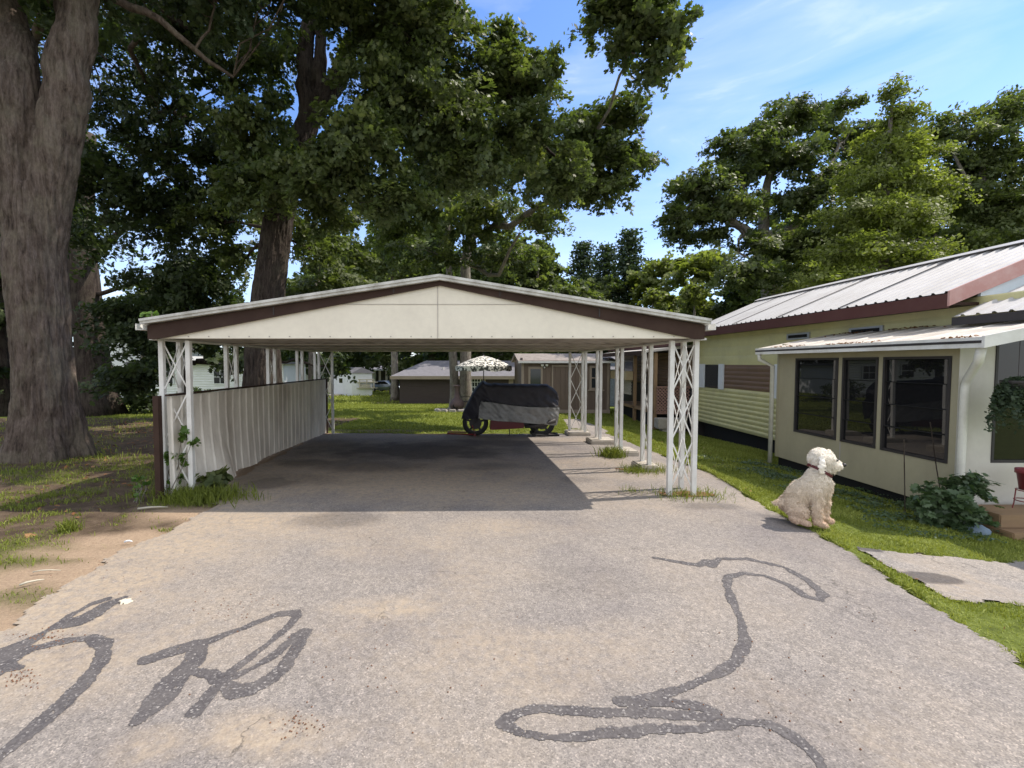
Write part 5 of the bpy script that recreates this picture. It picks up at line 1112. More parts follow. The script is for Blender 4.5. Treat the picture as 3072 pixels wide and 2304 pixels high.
# plant stand with pot on the right
zb_ = -.27; pxs = P(3088, 1500, 5.3).x; st_ = empty('plant_stand', (pxs, 5.3, zb_), 'red wire plant stand at the right edge of the view', 'plant stand')
m_ = MB()
for k in range(3):
    a = k * 2.09 + .5; m_.tube([(pxs + q_ * math.cos(a), 5.3 + q_ * math.sin(a), zb_ + h_) for q_, h_ in ((.11, .46), (.12, .3), (.17, .02), (.2, .06))], .006, 6)
for r, z in ((.11, .46), (.12, .34)): m_.tube([(pxs + r * math.cos(k * .5236), 5.3 + r * math.sin(k * .5236), zb_ + z) for k in range(13)], .006, 6)
m_.build('wire_frame', M['redpot'], st_)
z1_ = zb_ + .465
o = MB((pxs, 5.3, z1_)).lathe((pxs, 5.3, z1_), [(0, 0), (.085, 0), (.11, .19), (.125, .19), (.125, .24), (.11, .24), (.1, .15), (0, .15)], 20).build('flower_pot', M['redpot'], None, True); tag(o, 'small red flower pot held in the wire plant stand', 'flower pot')
stp = MB(); xs_ = P(2965, 1560, 5.2).x; stp.bbox(xs_, xs_ + 1.8, 4.95, 5.5, -.33, -.18, .01).bbox(xs_ + .02, xs_ + 1.8, 5.1, 5.5, -.178, -.03, .01); o = stp.build('wooden_step', M['wood']); tag(o, 'brown plank step below the white front wall at the right edge', 'step')
q = G(2925, 1600); bm_ = bmesh.new(); bmesh.ops.create_icosphere(bm_, subdivisions=3, radius=1)
for v_ in bm_.verts: v_.co = Vector((v_.co.x * .13, v_.co.y * .1, max(v_.co.z, -.3) * .08)) * (1 + .12 * math.sin(v_.co.x * 7 + v_.co.y * 5))
o = MB().bm(bm_).build('blue_rock', M['blue'], None, True); o.location = (q.x, q.y, q.z + .02); tag(o, 'blue-grey rounded rock in the grass before the wooden step', 'rock')
# debris on ground
def twig(px, py, L, ang, mt, lab, r=.008, nm='stick'):
    q = G(px, py); rr = random.Random(px); pts = [Vector((q.x + math.cos(ang) * L * (t - .5) + rr.uniform(-.01, .01), q.y + math.sin(ang) * L * (t - .5), q.z + r + .012 + .01 * math.sin(t * 3))) for t in (0, .33, .66, 1)]
    o = MB().tube(pts, [r, r, r * .8, r * .4], 6).build(nm, mt, None, True); return tag(o, lab, nm)
twig(460, 1530, .3, .2, M['far_cream'], 'pale split stick on the grass by the front left tower', .012)
twig(95, 1755, .14, .7, M['far_cream'], 'short pale stick on the sandy verge at left', .008)
twig(140, 1720, .2, .15, M['far_cream'], 'thin straw-coloured stick at the grass edge on the left', .005)
twig(385, 1632, .08, .1, M['far_white'], 'white wood chip on the sand left of the driveway', .009, 'wood_chip')
twig(2760, 1668, .07, -.5, M['bark_dark'], 'small dark twig on the side path', .006)
def dleaf(px, py, s, mt, lab):
    q = G(px, py); rg = np.random.default_rng(px); o = leaves('fallen_leaf', np.array([[0, 0, .02]]), np.array([[.3, -.35, 1.]]), [s], np.array([.6]), mt, OAK, None, rg, curl=.5); o.location = (q.x, q.y, q.z + .012); return tag(o, lab, 'fallen leaf')
dleaf(90, 1612, .14, M['dry'], 'orange-brown fallen leaf lying in the grass at left'); dleaf(380, 1812, .1, M['far_cream'], 'pale fallen leaf beside the tip of the left tar mark')
m_ = MB(); rr = random.Random(9)
C = []; 
for _ in range(420):
    px, py, r_ = rr.choice([(900, 2180, 70), (60, 2040, 60), (140, 1920, 70), (700, 1830, 90), (300, 1700, 200), (1200, 2000, 400), (2300, 2000, 400), (2030, 1500, 60)])
    q = G(px + rr.gauss(0, r_ * .6), min(2290, py + rr.gauss(0, r_ * .3))); C.append((q.x, q.y, q.z + .009, rr.uniform(.002, .006)))
for x, y, z, r in C: m_.add([(x + r, y, z), (x, y + r, z), (x - r, y, z), (x, y - r, z), (x, y, z + r), (x, y, z - r)], [(0, 1, 4), (1, 2, 4), (2, 3, 4), (3, 0, 4)])
o = m_.build('gravel_specks', M['mulch']); tag(o, 'loose dark gravel bits scattered on the asphalt', 'gravel', None, 'stuff')
# ================================================================== SMALL PLANTS
def plant(name, label, base, blobs, per, cr, ls, mat_, seed, tpl=OV, stems=8, cat='plant', group=None, stemm=None):
    rng = np.random.default_rng(seed); root = empty(name, base, label, cat, group)
    C, Nn, T, K = foliage(blobs, per, cr, rng, .8, .5); m = C[:, 2] > base[2] + .01; C, Nn, T = C[m], Nn[m], T[m]
    leaves('leaves', C, Nn, ls * rng.uniform(.6, 1.3, len(C)), T, mat_, tpl, root, rng, base=base)
    st = MB(); allk = np.concatenate(K)
    for k in range(stems):
        q = allk[rng.integers(len(allk))]; a, b_ = bend(np.array(base) + rng.normal(size=3) * [.03, .03, 0], q, .008, .003, rng, 4, .1); st.tube(a, b_, 5, False)
    st.build('stems', stemm or M['bark_grey'], root); return root
q = Vector((P(2850, 1500, 5.3).x, 5.3, -.22))
plant('leafy_shrub', 'leafy green shrub with lobed leaves at the sunroom corner', q, [((q.x - .05, 5.25, .1), (.33, .2, .24), 40), ((q.x + .15, 5.25, .27), (.2, .15, .14), 16), ((q.x - .28, 5.3, .04), (.15, .14, .14), 12), ((q.x + .03, 5.15, -.06), (.34, .18, .1), 20)], 24, .075, .085, M['shrub'], 71, OAK, 16, 'shrub')
o = MB().tube([(q.x - .38, 5.44, -.1), (q.x - .39, 5.48, .75)], .006, 5).build('bare_stem', M['bark_dark']); tag(o, 'thin straight bare stem above the left of the shrub', 'stem')
o = MB().tube([(q.x + .08, 5.44, -.1), (q.x + .03, 5.5, .4), (q.x - .04, 5.53, .95)], .006, 5).build('bare_stem', M['bark_dark']); tag(o, 'thin crooked bare stem above the right of the shrub', 'stem')
# hanging greenery at the right window
fy = 5.2; fx = P(3050, 1220, fy).x
rng = np.random.default_rng(72); C = []; U = []
root = empty('hanging_fern', (fx, fy, 1.2), 'drooping dark green hanging fern in front of the right window', 'hanging plant')
for k in range(120):
    a = rng.uniform(0, 6.28); L = rng.uniform(.16, .42); tt = np.linspace(0, 1, 30)
    r = L * .7 * np.sin(tt * 1.5); x = fx + math.cos(a) * r; y = fy + math.sin(a) * r * .6; z = 1.46 + .05 * np.sin(tt * 3) - L * 1.4 * tt ** 2
    C.append(np.stack([x, y, z], 1)); U.append(np.stack([math.cos(a + 1.5) * np.ones(30), math.sin(a + 1.5) * np.ones(30), -.4 * np.ones(30)], 1))
C = np.concatenate(C); U = np.concatenate(U) + rng.normal(size=C.shape) * .6; C += rng.normal(size=C.shape) * .008
leaves('fronds', C, rng.normal(size=C.shape) + [0, -.6, .6], rng.uniform(.03, .06, len(C)), np.clip(rng.normal(.3, .2, len(C)), 0, 1), M['needle'], DIA, root, rng, u=U, base=(fx, fy, 1.2))
MB().lathe((fx, fy, 1.34), [(0, 0), (.1, 0), (.14, .1), (.14, .12), (0, .1)], 16).build('pot', M['dark'], root)
MB().tube([(fx, fy, 1.46), (fx, fy, 1.98)], .004, 4).build('hook', M['iron'], root)
# weeds at tower feet, vine
b0 = G(600, 1480)
plant('burdock_weed', 'broad-leaved weed clump behind the front left tower', Vector((-3.35, 5.95, 0)), [((-3.3, 5.95, .16), (.25, .2, .13), 18)], 9, .07, .16, M['leaf_mid'], 73, OV, 8, 'weed')
plant('weed_clump', 'yellow-green weed stalk left of the brown fence end post', Vector((-3.98, 5.5, 0)), [((-3.98, 5.5, .2), (.08, .08, .17), 9)], 7, .035, .06, M['weed'], 74, OV, 5, 'weed')
plant('vine', 'green vine climbing through the front left lattice tower', Vector((-3.72, 5.7, 0)), [((-3.72, 5.7, .52), (.1, .04, .05), 8), ((-3.55, 5.72, .78), (.06, .04, .1), 7), ((-3.42, 5.72, .66), (.08, .04, .06), 5), ((-3.56, 5.72, .5), (.05, .04, .1), 4), ((-3.7, 5.74, .2), (.12, .05, .14), 6)], 5, .03, .08, M['weed'], 75, OAK, 7, 'vine')
plant('sapling', 'tiny bright seedling sprouting from the left end of carport roof gutter', Vector((-3.8, 5.55, 2.12)), [((-3.78, 5.55, 2.22), (.1, .06, .04), 5)], 5, .03, .08, M['weed'], 76, OV, 4, 'plant')
# grass tufts and clumps built with blades
def blades(name, x, y, h, rng, mat_=None, lean=.45, wid=.14, z0=0.0, tint=None):
    n = len(x); a = rng.uniform(0, 6.28, n); la = rng.uniform(0, 6.28, n); ln = np.abs(rng.normal(0, lean, n)); z = gza(y, x) + z0
    w_ = h * wid * rng.uniform(.5, 1.2, n) * .5; dx, dy = np.cos(a) * w_, np.sin(a) * w_; lx, ly = np.cos(la) * ln * h, np.sin(la) * ln * h
    v = np.stack([np.stack([x - dx, y - dy, z], 1), np.stack([x + dx, y + dy, z], 1), np.stack([x + dx * .8 + lx * .35, y + dy * .8 + ly * .35, z + h * .55], 1), np.stack([x - dx * .8 + lx * .35, y - dy * .8 + ly * .35, z + h * .55], 1), np.stack([x + lx, y + ly, z + h * (1 - .3 * ln)], 1)], 1).reshape(-1, 3)
    i = np.arange(n)[:, None] * 5; q_ = i + np.array([[0, 1, 2, 3]]); t_ = i + np.array([[3, 2, 4]])
    tint = np.clip(rng.normal(.5, .2, n), 0, 1) if tint is None else tint
    return np_mesh(name, v, [q_, t_], mat_ or M['grass'], attr={'tint': np.repeat(tint, 5)})
rng = np.random.default_rng(80)
for cx_, cy_, sx, sy, n, h, lab in ((-3.3, 5.6, .28, .13, 1500, .16, 'tall grass tuft around the front left lattice tower'), (XR0 - .05, 5.72, .26, .13, 420, .11, 'grass tuft at the foot of the front right lattice tower'), (XR0 + .05, 7.15, .2, .14, 420, .12, 'grass tuft at the second right lattice tower'), (XR0 - .2, 8.42, .1, .1, 520, .2, 'tall grass tuft by the third right lattice tower'), (XR0 - .25, 7.1, .12, .08, 250, .12, 'small spiky tuft left of second right tower'), (2.05, 5.9, .08, .05, 60, .09, 'sparse blades on asphalt left of the front right tower'), (-3.98, 4.55, .05, .04, 180, .13, 'single upright tuft on the sandy verge at left')):
    x = cx_ + rng.normal(size=n) * sx; y = cy_ + rng.normal(size=n) * sy
    o = blades('grass_tuft', x, y, h * rng.uniform(.4, 1.3, n), rng, None, .75, .07, tint=np.clip(rng.normal(.2, .15, n), 0, 1)); tag(o, lab, 'grass tuft', None)
# mulch under front right tower
def patch(name, px, py, rx, ry, mat_, lab, cat):
    c = G(px, py); X, Y = np.meshgrid(np.arange(c.x - rx * 1.5, c.x + rx * 1.5, .02), np.arange(c.y - ry * 1.5, c.y + ry * 1.5, .02)); a = X[:-1, :-1] + .01; b_ = Y[:-1, :-1] + .01
    ins = np.hypot((a - c.x) / rx, (b_ - c.y) / ry) + (fbm(a, b_, .12, 5) - .5) * .9 < 1
    o = grid_from_mask(name, X, Y, ins, .0135, mat_); return tag(o, lab, cat, None, 'structure')
patch('dirt_patch', 2055, 1485, .3, .12, M['mulch'], 'reddish brown dirt patch under the front right tower', 'dirt'); patch('dirt_patch', 1925, 1410, .32, .12, M['mulch'], 'dirt patch under second right tower', 'dirt')
# ---- lawns
dp = inpoly
def scatter(n, x0, x1, y0, y1, dens, rng, lodk=0):
    x = rng.uniform(x0, x1, n); y = y0 + (y1 - y0) * rng.random(n) ** (1 + lodk); k = ~(dp(x, y, drive_poly) | dp(x, y, path_poly) | dp(x, y, walk_poly))
    x, y = x[k], y[k]; d = dens(x, y); k = rng.random(len(x)) < d; return x[k], y[k]
drive_in = drive_poly
def edge_fade(x, y): return 1.0
rng = np.random.default_rng(81)
def dens_r(x, y):
    d = .35 + .65 * np.clip((fbm(x, y, .35, 31) - .3) * 3, 0, 1)
    d = np.where((x > XS - .05) & (y > 5.5) & (y < 9.0), 0, d); d = np.where((x > XW - .0) & (y > 9), 0, d)
    return d
x, y = scatter(420000, 1.2, 7.4, 1.9, 8.4, dens_r, rng, .35)
t = np.clip(.05 + .75 * fbm(x, y, .45, 41) + .4 * fbm(x, y, .08, 43) - .1 + rng.normal(0, .14, len(x)), 0, 1); h = .035 * (.6 + y / 9) * rng.uniform(.4, 1.3, len(x)) * (.7 + .6 * fbm(x, y, .5, 44))
tag(blades('lawn_grass', x, y, h, rng, None, .8, .2, -.012, t), 'bright short lawn beside the driveway on the right', 'grass', None, 'stuff')
x, y = scatter(240000, 1.9, 7.2, 8.4, 19, dens_r, rng, .2); t = np.clip(.3 + .5 * fbm(x, y, .5, 41) + rng.normal(0, .14, len(x)), 0, 1)
tag(blades('lawn_grass', x, y, .06 * rng.uniform(.4, 1.3, len(x)), rng, None, .8, .2, -.012, t), 'mid-distance lawn between carport and mobile home', 'grass', None, 'stuff')
def dens_b(x, y): return (.5 + .5 * fbm(x, y, 1.0, 33)) * np.clip(green_g(x, y) * 1.2, 0, 1) * np.where(y < 12.2 + (x < -1) * .5, .45, 1)
x, y = scatter(260000, -14, 7, 11.75, 29.8, dens_b, rng, .4); t = np.clip(.3 + .45 * fbm(x, y, .9, 41) + rng.normal(0, .15, len(x)), 0, 1)
tag(blades('lawn_grass', x, y, .05 * rng.uniform(.5, 1.4, len(x)) * (.5 + y / 22), rng, None, .8, .3, -.012, t), 'back lawn behind the carport', 'grass', None, 'stuff')
def dens_f(x, y): return .6 + 0 * x
x, y = scatter(60000, -26, 2, 30, 70, dens_f, rng, .3); tag(blades('lawn_grass', x, y, .16 * rng.uniform(.5, 1.4, len(x)), rng, None, .8, .4, -.02), 'far lawn around the white outbuilding', 'grass', None, 'stuff')
def dens_l(x, y):
    g = np.clip((fbm(x, y, .5, 21) - .36) * 5, 0, 1) * (1 - sand_g(x, y)) ** 2
    g = np.maximum(g, np.clip((fbm(x, y, .28, 25) - .6) * 6, 0, 1) * .8 * (sand_g(x, y) < .7))
    shade = (y > 5.9); g = np.where(shade, g * .25, g)
    g = np.where((x > -3.75) & (y > 5.9), 0, g)
    return g
x, y = scatter(230000, -10, -2.2, 2.2, 8.5, dens_l, rng, .2); t = np.clip(.15 + .5 * fbm(x, y, .3, 41) + rng.normal(0, .15, len(x)), 0, 1)
tag(blades('patchy_grass', x, y, .04 * rng.uniform(.4, 1.5, len(x)) * (.5 + y / 8), rng, None, .8, .16, -.012, t * .8), 'patchy thin grass on the sandy verge at left', 'grass', None, 'stuff')
x, y = scatter(50000, -16, -3.8, 8.5, 26, dens_l, rng, .2); tag(blades('patchy_grass', x, y, .08 * rng.uniform(.4, 1.5, len(x)), rng, None, .8, .2, -.012), 'sparse shaded grass under the left trees', 'grass', None, 'stuff')
# longer fringe along the driveway edge
ex, ey = [], []
pr = drive_poly[19:]
for (a, b) in zip(pr[:-1], pr[1:]):
    L = math.hypot(b[0] - a[0], b[1] - a[1]); n = int(L * 900); t = rng.random(n); ex.append(a[0] + (b[0] - a[0]) * t + np.abs(rng.normal(0, .035, n)) + .0); ey.append(a[1] + (b[1] - a[1]) * t + rng.normal(0, .02, n))
ex = np.concatenate(ex); ey = np.concatenate(ey); k = fbm(ex, ey, .25, 51) > .42; ex, ey = ex[k], ey[k]
tag(blades('edge_grass', ex, ey, .05 * rng.uniform(.4, 1.4, len(ex)) * (.6 + ey / 9), rng, None, .9, .15, 0), 'ragged grass fringe over the right driveway edge', 'grass', None, 'stuff')
# clover / ground cover along the sunroom
x, y = scatter(24000, 4.2, 5.95, 4.7, 9.2, lambda a, b: np.clip((fbm(a, b, .3, 61) - .42) * 4, 0, 1) * np.clip((a - 4.2) * 1.2, 0, 1), rng)
C = np.stack([x, y, gza(y, x) + rng.uniform(.02, .06, len(x))], 1)
o = leaves('ground_cover', C, rng.normal(size=C.shape) * .4 + [0, 0, 1], rng.uniform(.02, .045, len(x)), rng.random(len(x)) * .5, M['shrub'], OV, None, rng); tag(o, 'dark clover-like ground cover along the foot of the sunroom', 'ground cover', None, 'stuff')
# leaf litter under the left trees
x, y = scatter(2600, -13, -3.9, 4.9, 15, lambda a, b: np.clip((fbm(a, b, .7, 63) - .35) * 3, 0, 1), rng)
C = np.stack([x, y, gza(y) + .012 + rng.uniform(0, .02, len(x))], 1)
o = leaves('leaf_litter', C, rng.normal(size=C.shape) * .3 + [0, 0, 1], rng.uniform(.03, .08, len(x)), rng.random(len(x)) * .7, M['dry'], OAK, None, rng, curl=.3); tag(o, 'brown leaf litter on the shaded ground under the left trees', 'leaf litter', None, 'stuff')
x, y = scatter(900, 3.0, 6.8, 2.5, 14, lambda a, b: np.clip((fbm(a, b, .9, 66) - .42) * 3, 0, .5) * (a < 5.8), rng)
C = np.stack([x, y, gza(y, x) + .03 + rng.uniform(0, .012, len(x))], 1)
o = leaves('fallen_leaves', C, rng.normal(size=C.shape) * .4 + [0, 0, 1], rng.uniform(.02, .05, len(x)), rng.random(len(x)), M['dry'], OV, None, rng, curl=.3); tag(o, 'small dry leaves and straw scattered over the right lawn', 'leaf litter', None, 'stuff')
n = 700; xx_ = rng.uniform(LX, RX, n); yy_ = YR0 - .03 + rng.exponential(.12, n) + (rng.random(n) < .3) * rng.uniform(0, 5, n); k = fbm(xx_, yy_ * 0, .5, 68) > .46; xx_, yy_ = xx_[k], yy_[k]
C = np.stack([xx_, yy_, np.array([roofline(a, 2.155, 2.675) for a in xx_])], 1)
o = leaves('leaf_litter', C, rng.normal(size=C.shape) * .5 + [0, 0, 1], rng.uniform(.015, .04, len(C)), rng.random(len(C)) * .3, M['dry'], OV, None, rng); tag(o, 'dark moss and leaf bits along the front edge of the carport roof', 'leaf litter', None, 'stuff')
# bushes left behind the fence
for i, (px, Y, w_, hh, lab) in enumerate([(600, 22, 1.6, 1.1, 'rounded dark bush beyond the fence left of the oak trunk'), (430, 19, 1.4, 1.0, 'dark bush beside the thick shaded trunk'), (60, 20, 2.2, 1.6, 'dark bush mass at far left behind the huge trunk'), (930, 26, 1.6, 1.4, 'bush right of the oak trunk seen above the fence end')]):
    b0 = Vector((P(px, 1150, Y).x, Y, gz(Y)))
    plant('bush', lab, b0, [((b0.x, Y, b0.z + hh * .5), (w_ * .7, w_ * .5, hh * .5), 60)], 40, .22, .13, M['leaf_dark'], 90 + i, OV, 12, 'bush')
# ================================================================== DOG
dg = G(2452, 1572); DX, DY = P(2466, 1500, 4.72).x, 4.72
def DV(p): return Vector((p[0] * .8, p[1] * .88, p[2] * .965))
def rc(bm, p0, r0, p1, r1, n=10):
    p0, p1 = DV(p0), DV(p1); r0 *= .86; r1 *= .86
    for i in range(n + 1):
        t = i / n; r = r0 + (r1 - r0) * t; mt = Matrix.Translation(p0.lerp(p1, t)); bmesh.ops.create_icosphere(bm, subdivisions=2, radius=r, matrix=mt)
bm = bmesh.new()
L_ = [((-.27, .11, .18), .14, (-.22, .08, .30), .145), ((-.22, .08, .30), .145, (-.09, .0, .43), .138), ((-.07, .0, .455), .138, (-.055, .0, .56), .098), ((-.07, -.01, .36), .12, (-.055, -.01, .45), .13), ((-.02, .01, .36), .11, (-.03, .0, .45), .12),
      ((-.05, 0, .56), .096, (-.04, -.01, .66), .1), ((-.06, -.01, .705), .115, (.0, -.015, .705), .11), ((.03, -.02, .665), .082, (.11, -.03, .63), .055), ((.05, -.03, .665), .085, (.125, -.048, .642), .064), ((.03, -.02, .62), .055, (.09, -.03, .592), .038),
      ((-.135, -.07, .36), .075, (-.135, -.09, .2), .058), ((-.135, -.09, .2), .058, (-.125, -.1, .07), .05), ((-.125, -.1, .05), .046, (-.075, -.13, .032), .042),
      ((.01, .02, .34), .08, (.035, .01, .2), .056), ((.035, .01, .2), .056, (.04, .0, .07), .047), ((.04, .0, .05), .046, (.095, -.03, .032), .041),
      ((-.31, .05, .17), .115, (-.28, -.02, .14), .09), ((-.35, .0, .065), .055, (-.29, -.06, .045), .047), ((-.29, -.06, .045), .047, (-.24, -.09, .033), .04),
      ((-.27, .2, .17), .11, (-.2, .2, .08), .07), ((-.38, .12, .19), .045, (-.44, .14, .2), .032), ((-.44, .14, .2), .032, (-.49, .16, .19), .024)]
for a, r0, b, r1 in L_: rc(bm, a, r0, b, r1)
me = bpy.data.meshes.new('tmp'); bm.to_mesh(me); bm.free(); tmp = bpy.data.objects.new('tmp', me); COL.objects.link(tmp)
md = tmp.modifiers.new('r', 'REMESH'); md.mode = 'VOXEL'; md.voxel_size = .0085; sm = tmp.modifiers.new('s', 'SMOOTH'); sm.iterations = 10; sm.factor = .7
dgp = bpy.context.evaluated_depsgraph_get(); dme = bpy.data.meshes.new_from_object(tmp.evaluated_get(dgp)); bpy.data.objects.remove(tmp)
n = len(dme.vertices); V = np.zeros(n * 3, np.float32); dme.vertices.foreach_get('co', V); V = V.reshape(-1, 3); NN = np.zeros(n * 3, np.float32); dme.vertices.foreach_get('normal', NN); NN = NN.reshape(-1, 3)
d = (vnoise(V[:, 0] + V[:, 2] * .3, V[:, 2] + V[:, 1], .028, 3) - .5) * .022 + (vnoise(V[:, 0] * 1.1, V[:, 2] - V[:, 1], .012, 6) - .5) * .006
face = np.exp(-(((V[:, 0] - .09) / .06) ** 2 + ((V[:, 2] - .64) / .06) ** 2)); V2 = V + NN * (d * (1 - .6 * face))[:, None]
dme.vertices.foreach_set('co', V2.ravel()); dme.polygons.foreach_set('use_smooth', np.ones(len(dme.polygons), bool)); dme.update()
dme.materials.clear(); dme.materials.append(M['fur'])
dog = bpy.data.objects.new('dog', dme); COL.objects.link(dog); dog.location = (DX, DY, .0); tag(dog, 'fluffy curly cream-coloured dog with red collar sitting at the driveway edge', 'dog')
rng = np.random.default_rng(5); sel = rng.choice(n, min(n, 26000), replace=False); p = V2[sel]; nn = NN[sel]
hz_ = ((p[:, 0] > .065) & (p[:, 2] > .56) & (p[:, 2] < .68)); cc = (p - np.array([-.036, 0, .555])) @ (np.array([.5, -.05, .86]) / np.linalg.norm([.5, -.05, .86])); kp = ~(hz_ & (rng.random(len(p)) < .6)) & (p[:, 2] > .02) & ~((np.abs(cc) < .03) & (p[:, 0] > -.2) & (p[:, 0] < .12) & (p[:, 2] > .45)); p, nn = p[kp], nn[kp]
# curly tufts: little bent ribbons
k = 4; L = rng.uniform(.010, .024, len(p)) * np.where(p[:, 2] < .1, .5, 1) * np.where((p[:, 0] > .05) & (p[:, 2] > .55), .6, 1); t1 = rng.normal(size=p.shape); t1 -= nn * (t1 * nn).sum(1, keepdims=True); t1 /= np.linalg.norm(t1, axis=1, keepdims=True); t2 = np.cross(nn, t1)
wv = .0026; vs = []
for i in range(k):
    s = i / (k - 1); c = p + (nn * (math.sin(s * 2.0) * .75) + t1 * (1 - math.cos(s * 2.6)) * .55 + np.array([0, 0, -.25 * s * s])) * L[:, None]; w_ = wv * (1 - .7 * s); vs += [c - t2 * w_, c + t2 * w_]
Vt = np.stack(vs, 1).reshape(-1, 3); i0 = np.arange(len(p))[:, None] * (2 * k); f = np.concatenate([i0 + np.array([[2 * j, 2 * j + 1, 2 * j + 3, 2 * j + 2]]) for j in range(k - 1)])
fur = np_mesh('curly_coat', Vt, [f], M['fur'], dog, None, True)
# ears
def dchild(mb, nm, mt, smooth=True): o = mb.build(nm, mt, None, smooth); o.parent = dog; return o
for s, ox in ((-1, -.115), (1, -.05)):
    bme = bmesh.new(); rc(bme, (ox, s * .105 - .01, .735), .026, (ox - .01, s * .128 - .01, .64), .045, 8); rc(bme, (ox - .01, s * .128 - .01, .64), .045, (ox - .005, s * .12 - .01, .585), .03, 5)
    me = bpy.data.meshes.new('e'); bme.to_mesh(me); bme.free(); tmp = bpy.data.objects.new('e', me); COL.objects.link(tmp); md = tmp.modifiers.new('r', 'REMESH'); md.mode = 'VOXEL'; md.voxel_size = .009; sm = tmp.modifiers.new('s', 'SMOOTH'); sm.iterations = 4
    em = bpy.data.meshes.new_from_object(tmp.evaluated_get(bpy.context.evaluated_depsgraph_get())); bpy.data.objects.remove(tmp)
    q = np.zeros(len(em.vertices) * 3, np.float32); em.vertices.foreach_get('co', q); q = q.reshape(-1, 3); yc_ = (s * .115 - .01) * .88; q[:, 1] = yc_ + (q[:, 1] - yc_) * .6
    q += (vnoise(q[:, 0], q[:, 2], .014, 9)[:, None] - .5) * np.array([.012, s * .02, .012]); em.vertices.foreach_set('co', q.astype(np.float32).ravel()); em.materials.clear(); em.materials.append(M['fur']); em.polygons.foreach_set('use_smooth', np.ones(len(em.polygons), bool)); em.update()
    eo = bpy.data.objects.new('ear', em); COL.objects.link(eo); eo.parent = dog
# collar, nose, eyes, mouth
cen = DV((-.045, -.0, .575)); ax = Vector((.5, -.05, .86)).normalized(); xx = ax.cross(Vector((0, 1, 0))).normalized(); yy = ax.cross(xx)
pts = [cen + (xx * math.cos(a) * .114 + yy * math.sin(a) * .108) for a in np.linspace(0, 2 * math.pi, 33)]
m_ = MB()
for i in range(32): m_.bar(pts[i], pts[i + 1], .010, .026, up=ax)
dchild(m_, 'collar', M['collar'], False)
dchild(MB().lathe(Vector((.0, 0, 0)), [(0, .0)] * 2, 3), 'x', M['nose']) if False else None
def ell(c, r, sub=3):
    c = DV(c)
    b_ = bmesh.new(); bmesh.ops.create_icosphere(b_, subdivisions=sub, radius=1)
    for v_ in b_.verts: v_.co = Vector((v_.co.x * r[0] + c[0], v_.co.y * r[1] + c[1], v_.co.z * r[2] + c[2]))
    return MB().bm(b_)
dchild(ell((.196, -.075, .652), (.02, .025, .019)), 'nose', M['nose']); dchild(ell((.078, -.112, .705), (.014, .012, .012)), 'eye', M['nose']); dchild(ell((.088, .045, .705), (.012, .010, .011)), 'eye', M['nose'])

# ================================================================== SKY, SUN, CAMERA
sd = Vector((.725, .13, 1.0)).normalized(); el = math.asin(sd.z); az = math.atan2(sd.x, sd.y)
w = bpy.data.worlds.new('World'); S.world = w; w.use_nodes = True; nt = w.node_tree; bg = nt.nodes['Background']
sky = nt.nodes.new('ShaderNodeTexSky'); sky.sky_type = 'NISHITA'; sky.sun_disc = False; sky.sun_elevation = el; sky.sun_rotation = az; sky.air_density = 1.0; sky.dust_density = .4; sky.ozone_density = 1.2
tcw = nt.nodes.new('ShaderNodeTexCoord').outputs['Generated']
mp = nt.nodes.new('ShaderNodeMapping'); mp.inputs['Scale'].default_value = (1.2, 1.2, 4.2); mp.inputs['Rotation'].default_value = (0.1, .25, .4); mp.inputs['Location'].default_value = (.35, .1, .2); nt.links.new(tcw, mp.inputs[0])
nz = N(nt, 'ShaderNodeTexNoise', Scale=2.1, Detail=9.0, Roughness=.55, Distortion=.5); nt.links.new(mp.outputs[0], nz.inputs['Vector'])
cl = ramp(nt, nz.outputs['Fac'], [(.48, (0,) * 3), (.64, (.14,) * 3), (.8, (.6,) * 3)])
sep = nt.nodes.new('ShaderNodeSeparateXYZ'); nt.links.new(tcw, sep.inputs[0])
lowb = ramp(nt, sep.outputs[2], [(.0, (.8,) * 3), (.25, (.24,) * 3), (.42, (0,) * 3)])
cm_ = nt.nodes.new('ShaderNodeMath'); cm_.operation = 'MAXIMUM'; nt.links.new(cl, cm_.inputs[0])
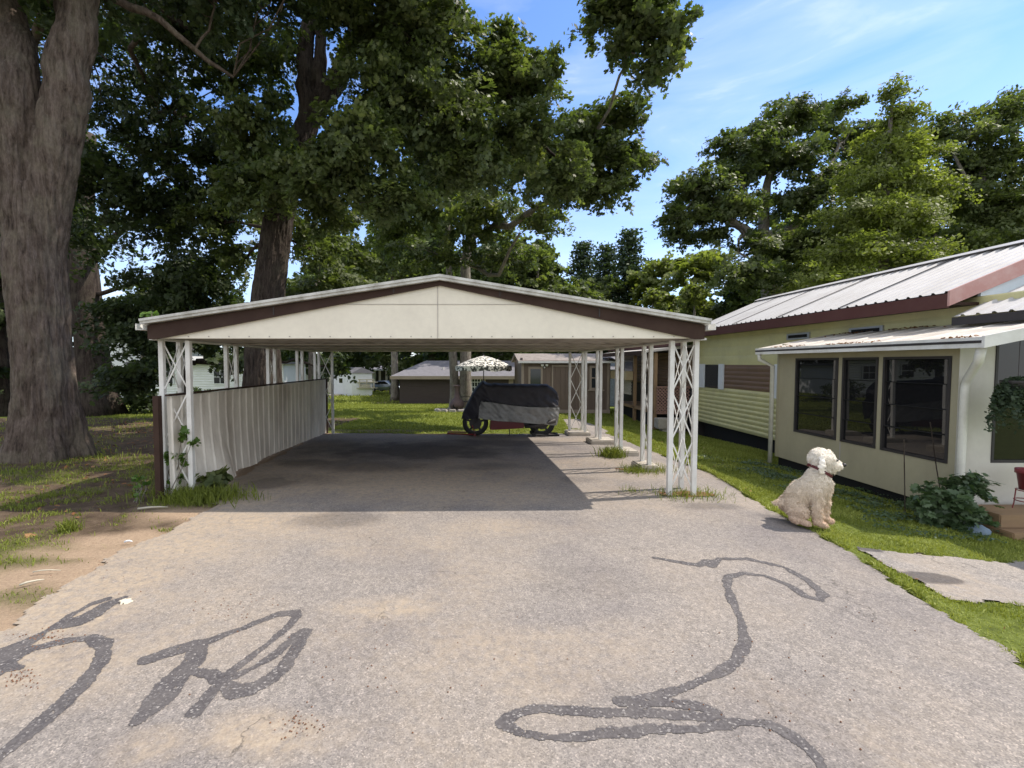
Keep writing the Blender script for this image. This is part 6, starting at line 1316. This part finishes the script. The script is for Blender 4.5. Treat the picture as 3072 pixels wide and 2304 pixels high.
lb = nt.nodes.new('ShaderNodeMath'); lb.operation = 'MULTIPLY'; nt.links.new(lowb, lb.inputs[0]); nt.links.new(ramp(nt, nz.outputs['Fac'], [(.3, (.2,) * 3), (.65, (1,) * 3)]), lb.inputs[1]); nt.links.new(lb.outputs[0], cm_.inputs[1])
tint = mix(nt, 1.0, sky.outputs[0], (.62, .84, 1.18), 'MULTIPLY')
hi = nt.nodes.new('ShaderNodeMath'); hi.operation = 'MAXIMUM'; nt.links.new(ramp(nt, sep.outputs[2], [(.66, (0,) * 3), (.85, (.75,) * 3)]), hi.inputs[0])  # unseen cloud cover added overhead and behind the camera to whiten ambient light
ny_ = nt.nodes.new('ShaderNodeMath'); ny_.operation = 'MULTIPLY'; nt.links.new(sep.outputs[1], ny_.inputs[0]); ny_.inputs[1].default_value = -1.0
nt.links.new(ramp(nt, ny_.outputs[0], [(0, (0,) * 3), (.3, (.8,) * 3)]), hi.inputs[1])
cmx = nt.nodes.new('ShaderNodeMath'); cmx.operation = 'MAXIMUM'; nt.links.new(cm_.outputs[0], cmx.inputs[0]); nt.links.new(hi.outputs[0], cmx.inputs[1]); cm_ = cmx
c = mix(nt, cm_.outputs[0], tint, (5.6, 6.0, 6.5)); nt.links.new(c, bg.inputs['Color']); bg.inputs['Strength'].default_value = .148
sun = bpy.data.lights.new('sun', 'SUN'); sun.energy = 3.4; sun.angle = R(.55); sun.color = (1, .965, .91); so = bpy.data.objects.new('sun', sun); COL.objects.link(so); so.rotation_euler = sd.to_track_quat('Z', 'Y').to_euler()
cam = bpy.data.cameras.new('camera'); co = bpy.data.objects.new('camera', cam); COL.objects.link(co); S.camera = co
cam.sensor_width = 36; cam.lens = F / 3072 * 36; cam.shift_x = (1536 - CX) / 3072; cam.clip_start = .05; cam.clip_end = 2000
co.location = (0, 0, HC); co.rotation_euler = (math.pi / 2 - TH, 0, 0)
S.view_settings.view_transform = 'Standard'; S.view_settings.look = 'None'; S.view_settings.gamma = 1; S.view_settings.exposure = .75; S.view_settings.use_white_balance = True; S.view_settings.white_balance_temperature = 7000; S.view_settings.white_balance_tint = 12
S.render.engine = 'CYCLES'; S.cycles.max_bounces = 6; S.cycles.transparent_max_bounces = 4
